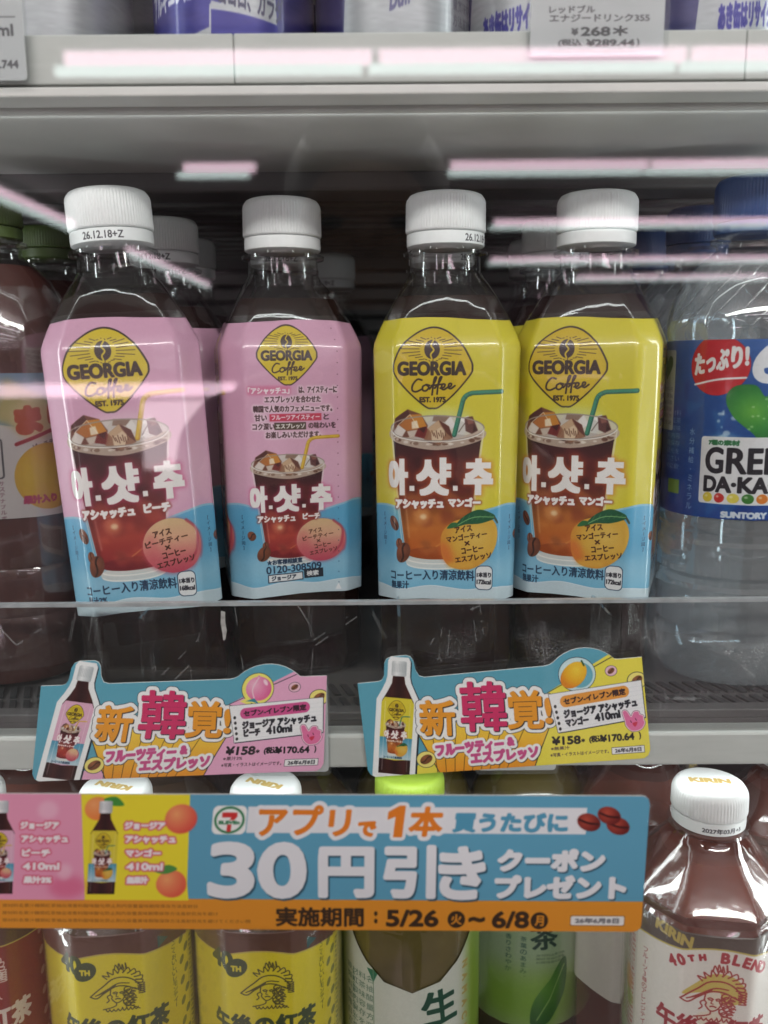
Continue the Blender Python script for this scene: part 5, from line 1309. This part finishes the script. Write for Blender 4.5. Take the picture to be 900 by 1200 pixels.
# ================================================================== the photographer, seen only as a dark shape mirrored in the door
M['jacket'] = pmat('navy_jacket', (.012, .014, .022), .9, noise=(40, .3), bump=(60, .4, .004))
M['trousers'] = pmat('dark_trousers', (.02, .02, .022), .9, noise=(40, .3))
M['skin'] = pmat('skin', (.42, .26, .19), .5, noise=(60, .06), sss=.1)
M['hair'] = pmat('black_hair', (.01, .009, .008), .5, noise=(200, .4), bump=(300, .6, .003))
M['phone'] = pmat('phone_black', (.015, .015, .018), .25)
M['shoe'] = pmat('shoe_dark', (.03, .03, .03), .6)
def limb(pts, n=14):
    """tapered tube through (x, y, z, r) stations with round ends"""
    P = [Vector(p[:3]) for p in pts]; R = [p[3] for p in pts]
    st = []
    d0 = (P[1] - P[0]).normalized(); d1 = (P[-1] - P[-2]).normalized()
    for k in (1.0, .7): st.append((P[0] - d0 * R[0] * k * .9, R[0] * math.sqrt(max(.02, 1 - k * k))))
    st += list(zip(P, R))
    for k in (.7, 1.0): st.append((P[-1] + d1 * R[-1] * k * .9, R[-1] * math.sqrt(max(.02, 1 - k * k))))
    V, F = [], []
    for i, (p, r) in enumerate(st):
        d = (st[min(i + 1, len(st) - 1)][0] - st[max(i - 1, 0)][0]).normalized()
        u = d.orthogonal().normalized() if i == 0 else (u - d * u.dot(d)).normalized(); w = d.cross(u)
        for k in range(n): a_ = 2 * math.pi * k / n; V.append(p + (u * math.cos(a_) + w * math.sin(a_)) * r)
    for i in range(len(st) - 1):
        for k in range(n): F.append((i * n + k, i * n + (k + 1) % n, (i + 1) * n + (k + 1) % n, (i + 1) * n + k))
    F.append(tuple(range(n))[::-1]); F.append(tuple(range((len(st) - 1) * n, len(st) * n)))
    return V, F
def blob(cx, cy, cz, rx, ry, rz, n=16):
    V, F = [(cx, cy, cz - rz)], []
    for i in range(1, n):
        a_ = math.pi * i / n
        for k in range(2 * n): b_ = math.pi * k / n; V.append((cx + rx * math.sin(a_) * math.cos(b_), cy + ry * math.sin(a_) * math.sin(b_), cz - rz * math.cos(a_)))
    V.append((cx, cy, cz + rz)); m = 2 * n
    for k in range(m): F.append((0, 1 + (k + 1) % m, 1 + k)); F.append((len(V) - 1, 1 + (n - 2) * m + k, 1 + (n - 2) * m + (k + 1) % m))
    for i in range(n - 2):
        for k in range(m): q = 1 + i * m; F.append((q + k, q + (k + 1) % m, q + m + (k + 1) % m, q + m + k))
    return V, F
def fused(name, parts, mat, parent, vox):
    o = mesh(name, join_vf(parts), mat, parent, smooth=True)
    r = o.modifiers.new('r', 'REMESH'); r.mode = 'VOXEL'; r.voxel_size = vox; r.use_smooth_shade = True
    s_ = o.modifiers.new('s', 'SMOOTH'); s_.iterations = 4; s_.factor = .5
    return o
pr = tag(empty('person', (.020, -.385, 0)), 'person in a dark jacket holding up a phone, mirrored dimly in the door', 'person')
fingers = []
for s_ in (-1, 1):
    for k in range(4):
        z = 1.425 - k * .021; L = (.0, .004, .001, -.006)[k]
        fingers.append(limb([(s_ * .075 - .03, .352, z - .004, .0100), (s_ * .062 - .03, .372, z, .0088), (s_ * .046 - .03 , .3735 + L * .2, z + .002, .0080), (s_ * (.032 - L) - .03, .3690, z + .003, .0070)], 8))
    fingers.append(limb([(s_ * .070 - .03, .345, 1.372, .0125), (s_ * .052 - .03, .348, 1.392, .0105), (s_ * .038 - .03, .352, 1.412, .0088)], 8))
    fingers.append(limb([(s_ * .095 - .03, .325, 1.372, .024), (s_ * .083 - .03, .345, 1.392, .026), (s_ * .078 - .03, .352, 1.41, .018)]))
def arm(s_, k=1.0): return [(s_ * .175, .00, 1.345, .058 * k), (s_ * .200, .07, 1.20, .048 * k), (s_ * .200, .12, 1.12, .042 * k), (s_ * .165 - .01, .23, 1.25, .035 * k), (s_ * .105 - .025, .315, 1.355, .026 * k)]
def leg(s_, k=1.0): return [(s_ * .09, .0, .90, .088 * k), (s_ * .10, .01, .70, .078 * k), (s_ * .10, .02, .48, .056 * k), (s_ * .105, -.01, .30, .054 * k), (s_ * .105, -.02, .09, .038 * k)]
torso = lambda k: [blob(0, 0, .95, .165 * k, .11 * k, .13), blob(0, .0, 1.08, .150 * k, .10 * k, .16), blob(0, .0, 1.24, .175 * k, .112 * k, .16), limb([(-.15, 0, 1.365, .05 * k), (0, -.01, 1.385, .062 * k), (.15, 0, 1.365, .05 * k)])]
head = [limb([(0, -.01, 1.36, .055), (-.02, .005, 1.46, .052)]), blob(-.035, .03, 1.565, .075, .092, .108), blob(-.035, .055, 1.515, .052, .062, .055), blob(-.035, .124, 1.548, .011, .014, .020), blob(-.112, .02, 1.55, .009, .018, .030), blob(.042, .02, 1.55, .009, .018, .030)]
body = fused('body', torso(.95) + head + [limb(arm(s_)) for s_ in (-1, 1)] + [limb(leg(s_)) for s_ in (-1, 1)] + [limb([(s_ * .105, -.03, .05, .038), (s_ * .112, .12, .035, .034)]) for s_ in (-1, 1)] + fingers, M['skin'], pr, .006)
fused('jacket', torso(1.08) + [limb(arm(s_, 1.22)[:-1] + [(s_ * .112 - .024, .300, 1.338, .036)]) for s_ in (-1, 1)], M['jacket'], pr, .010)
fused('trousers', [blob(0, 0, .93, .172, .118, .13)] + [limb(leg(s_, 1.14)) for s_ in (-1, 1)], M['trousers'], pr, .010)
fused('shoes', [limb([(s_ * .105, -.04, .05, .046), (s_ * .113, .13, .040, .042)]) for s_ in (-1, 1)], M['shoe'], pr, .008)
fused('hair', [blob(-.035, .012, 1.600, .086, .098, .092), blob(-.035, -.035, 1.55, .078, .066, .10), blob(-.035, .095, 1.648, .060, .030, .030)], M['hair'], pr, .006)
for s_ in (-1, 1):
    mesh('eye', blob(s_ * .031 - .035, .112, 1.563, .012, .010, .006, 8), M['shoe'], pr, smooth=True)
mesh('mouth', blob(-.035, .116, 1.508, .022, .006, .005, 8), M['skin'], pr, smooth=True)
ph = tag(mesh('phone', box_vf(-.0375, .0375, -.0045, .0045, -.118, .032), M['phone'], None, (0.01, -.020, ZC), bevel=.003), 'black phone held upright by the person mirrored in the door', 'phone')
mesh('camera_ring', loft([([(.007 * math.cos(a_), .007 * math.sin(a_)) for a_ in np.linspace(0, 2 * math.pi, 24, endpoint=False)], 0), ([(.006 * math.cos(a_), .006 * math.sin(a_)) for a_ in np.linspace(0, 2 * math.pi, 24, endpoint=False)], .002)]), M['fixture'], ph, (-.01, .0046, 0)).rotation_euler = (-math.pi / 2, 0, 0)
pr.scale = (.975, .975, .975)
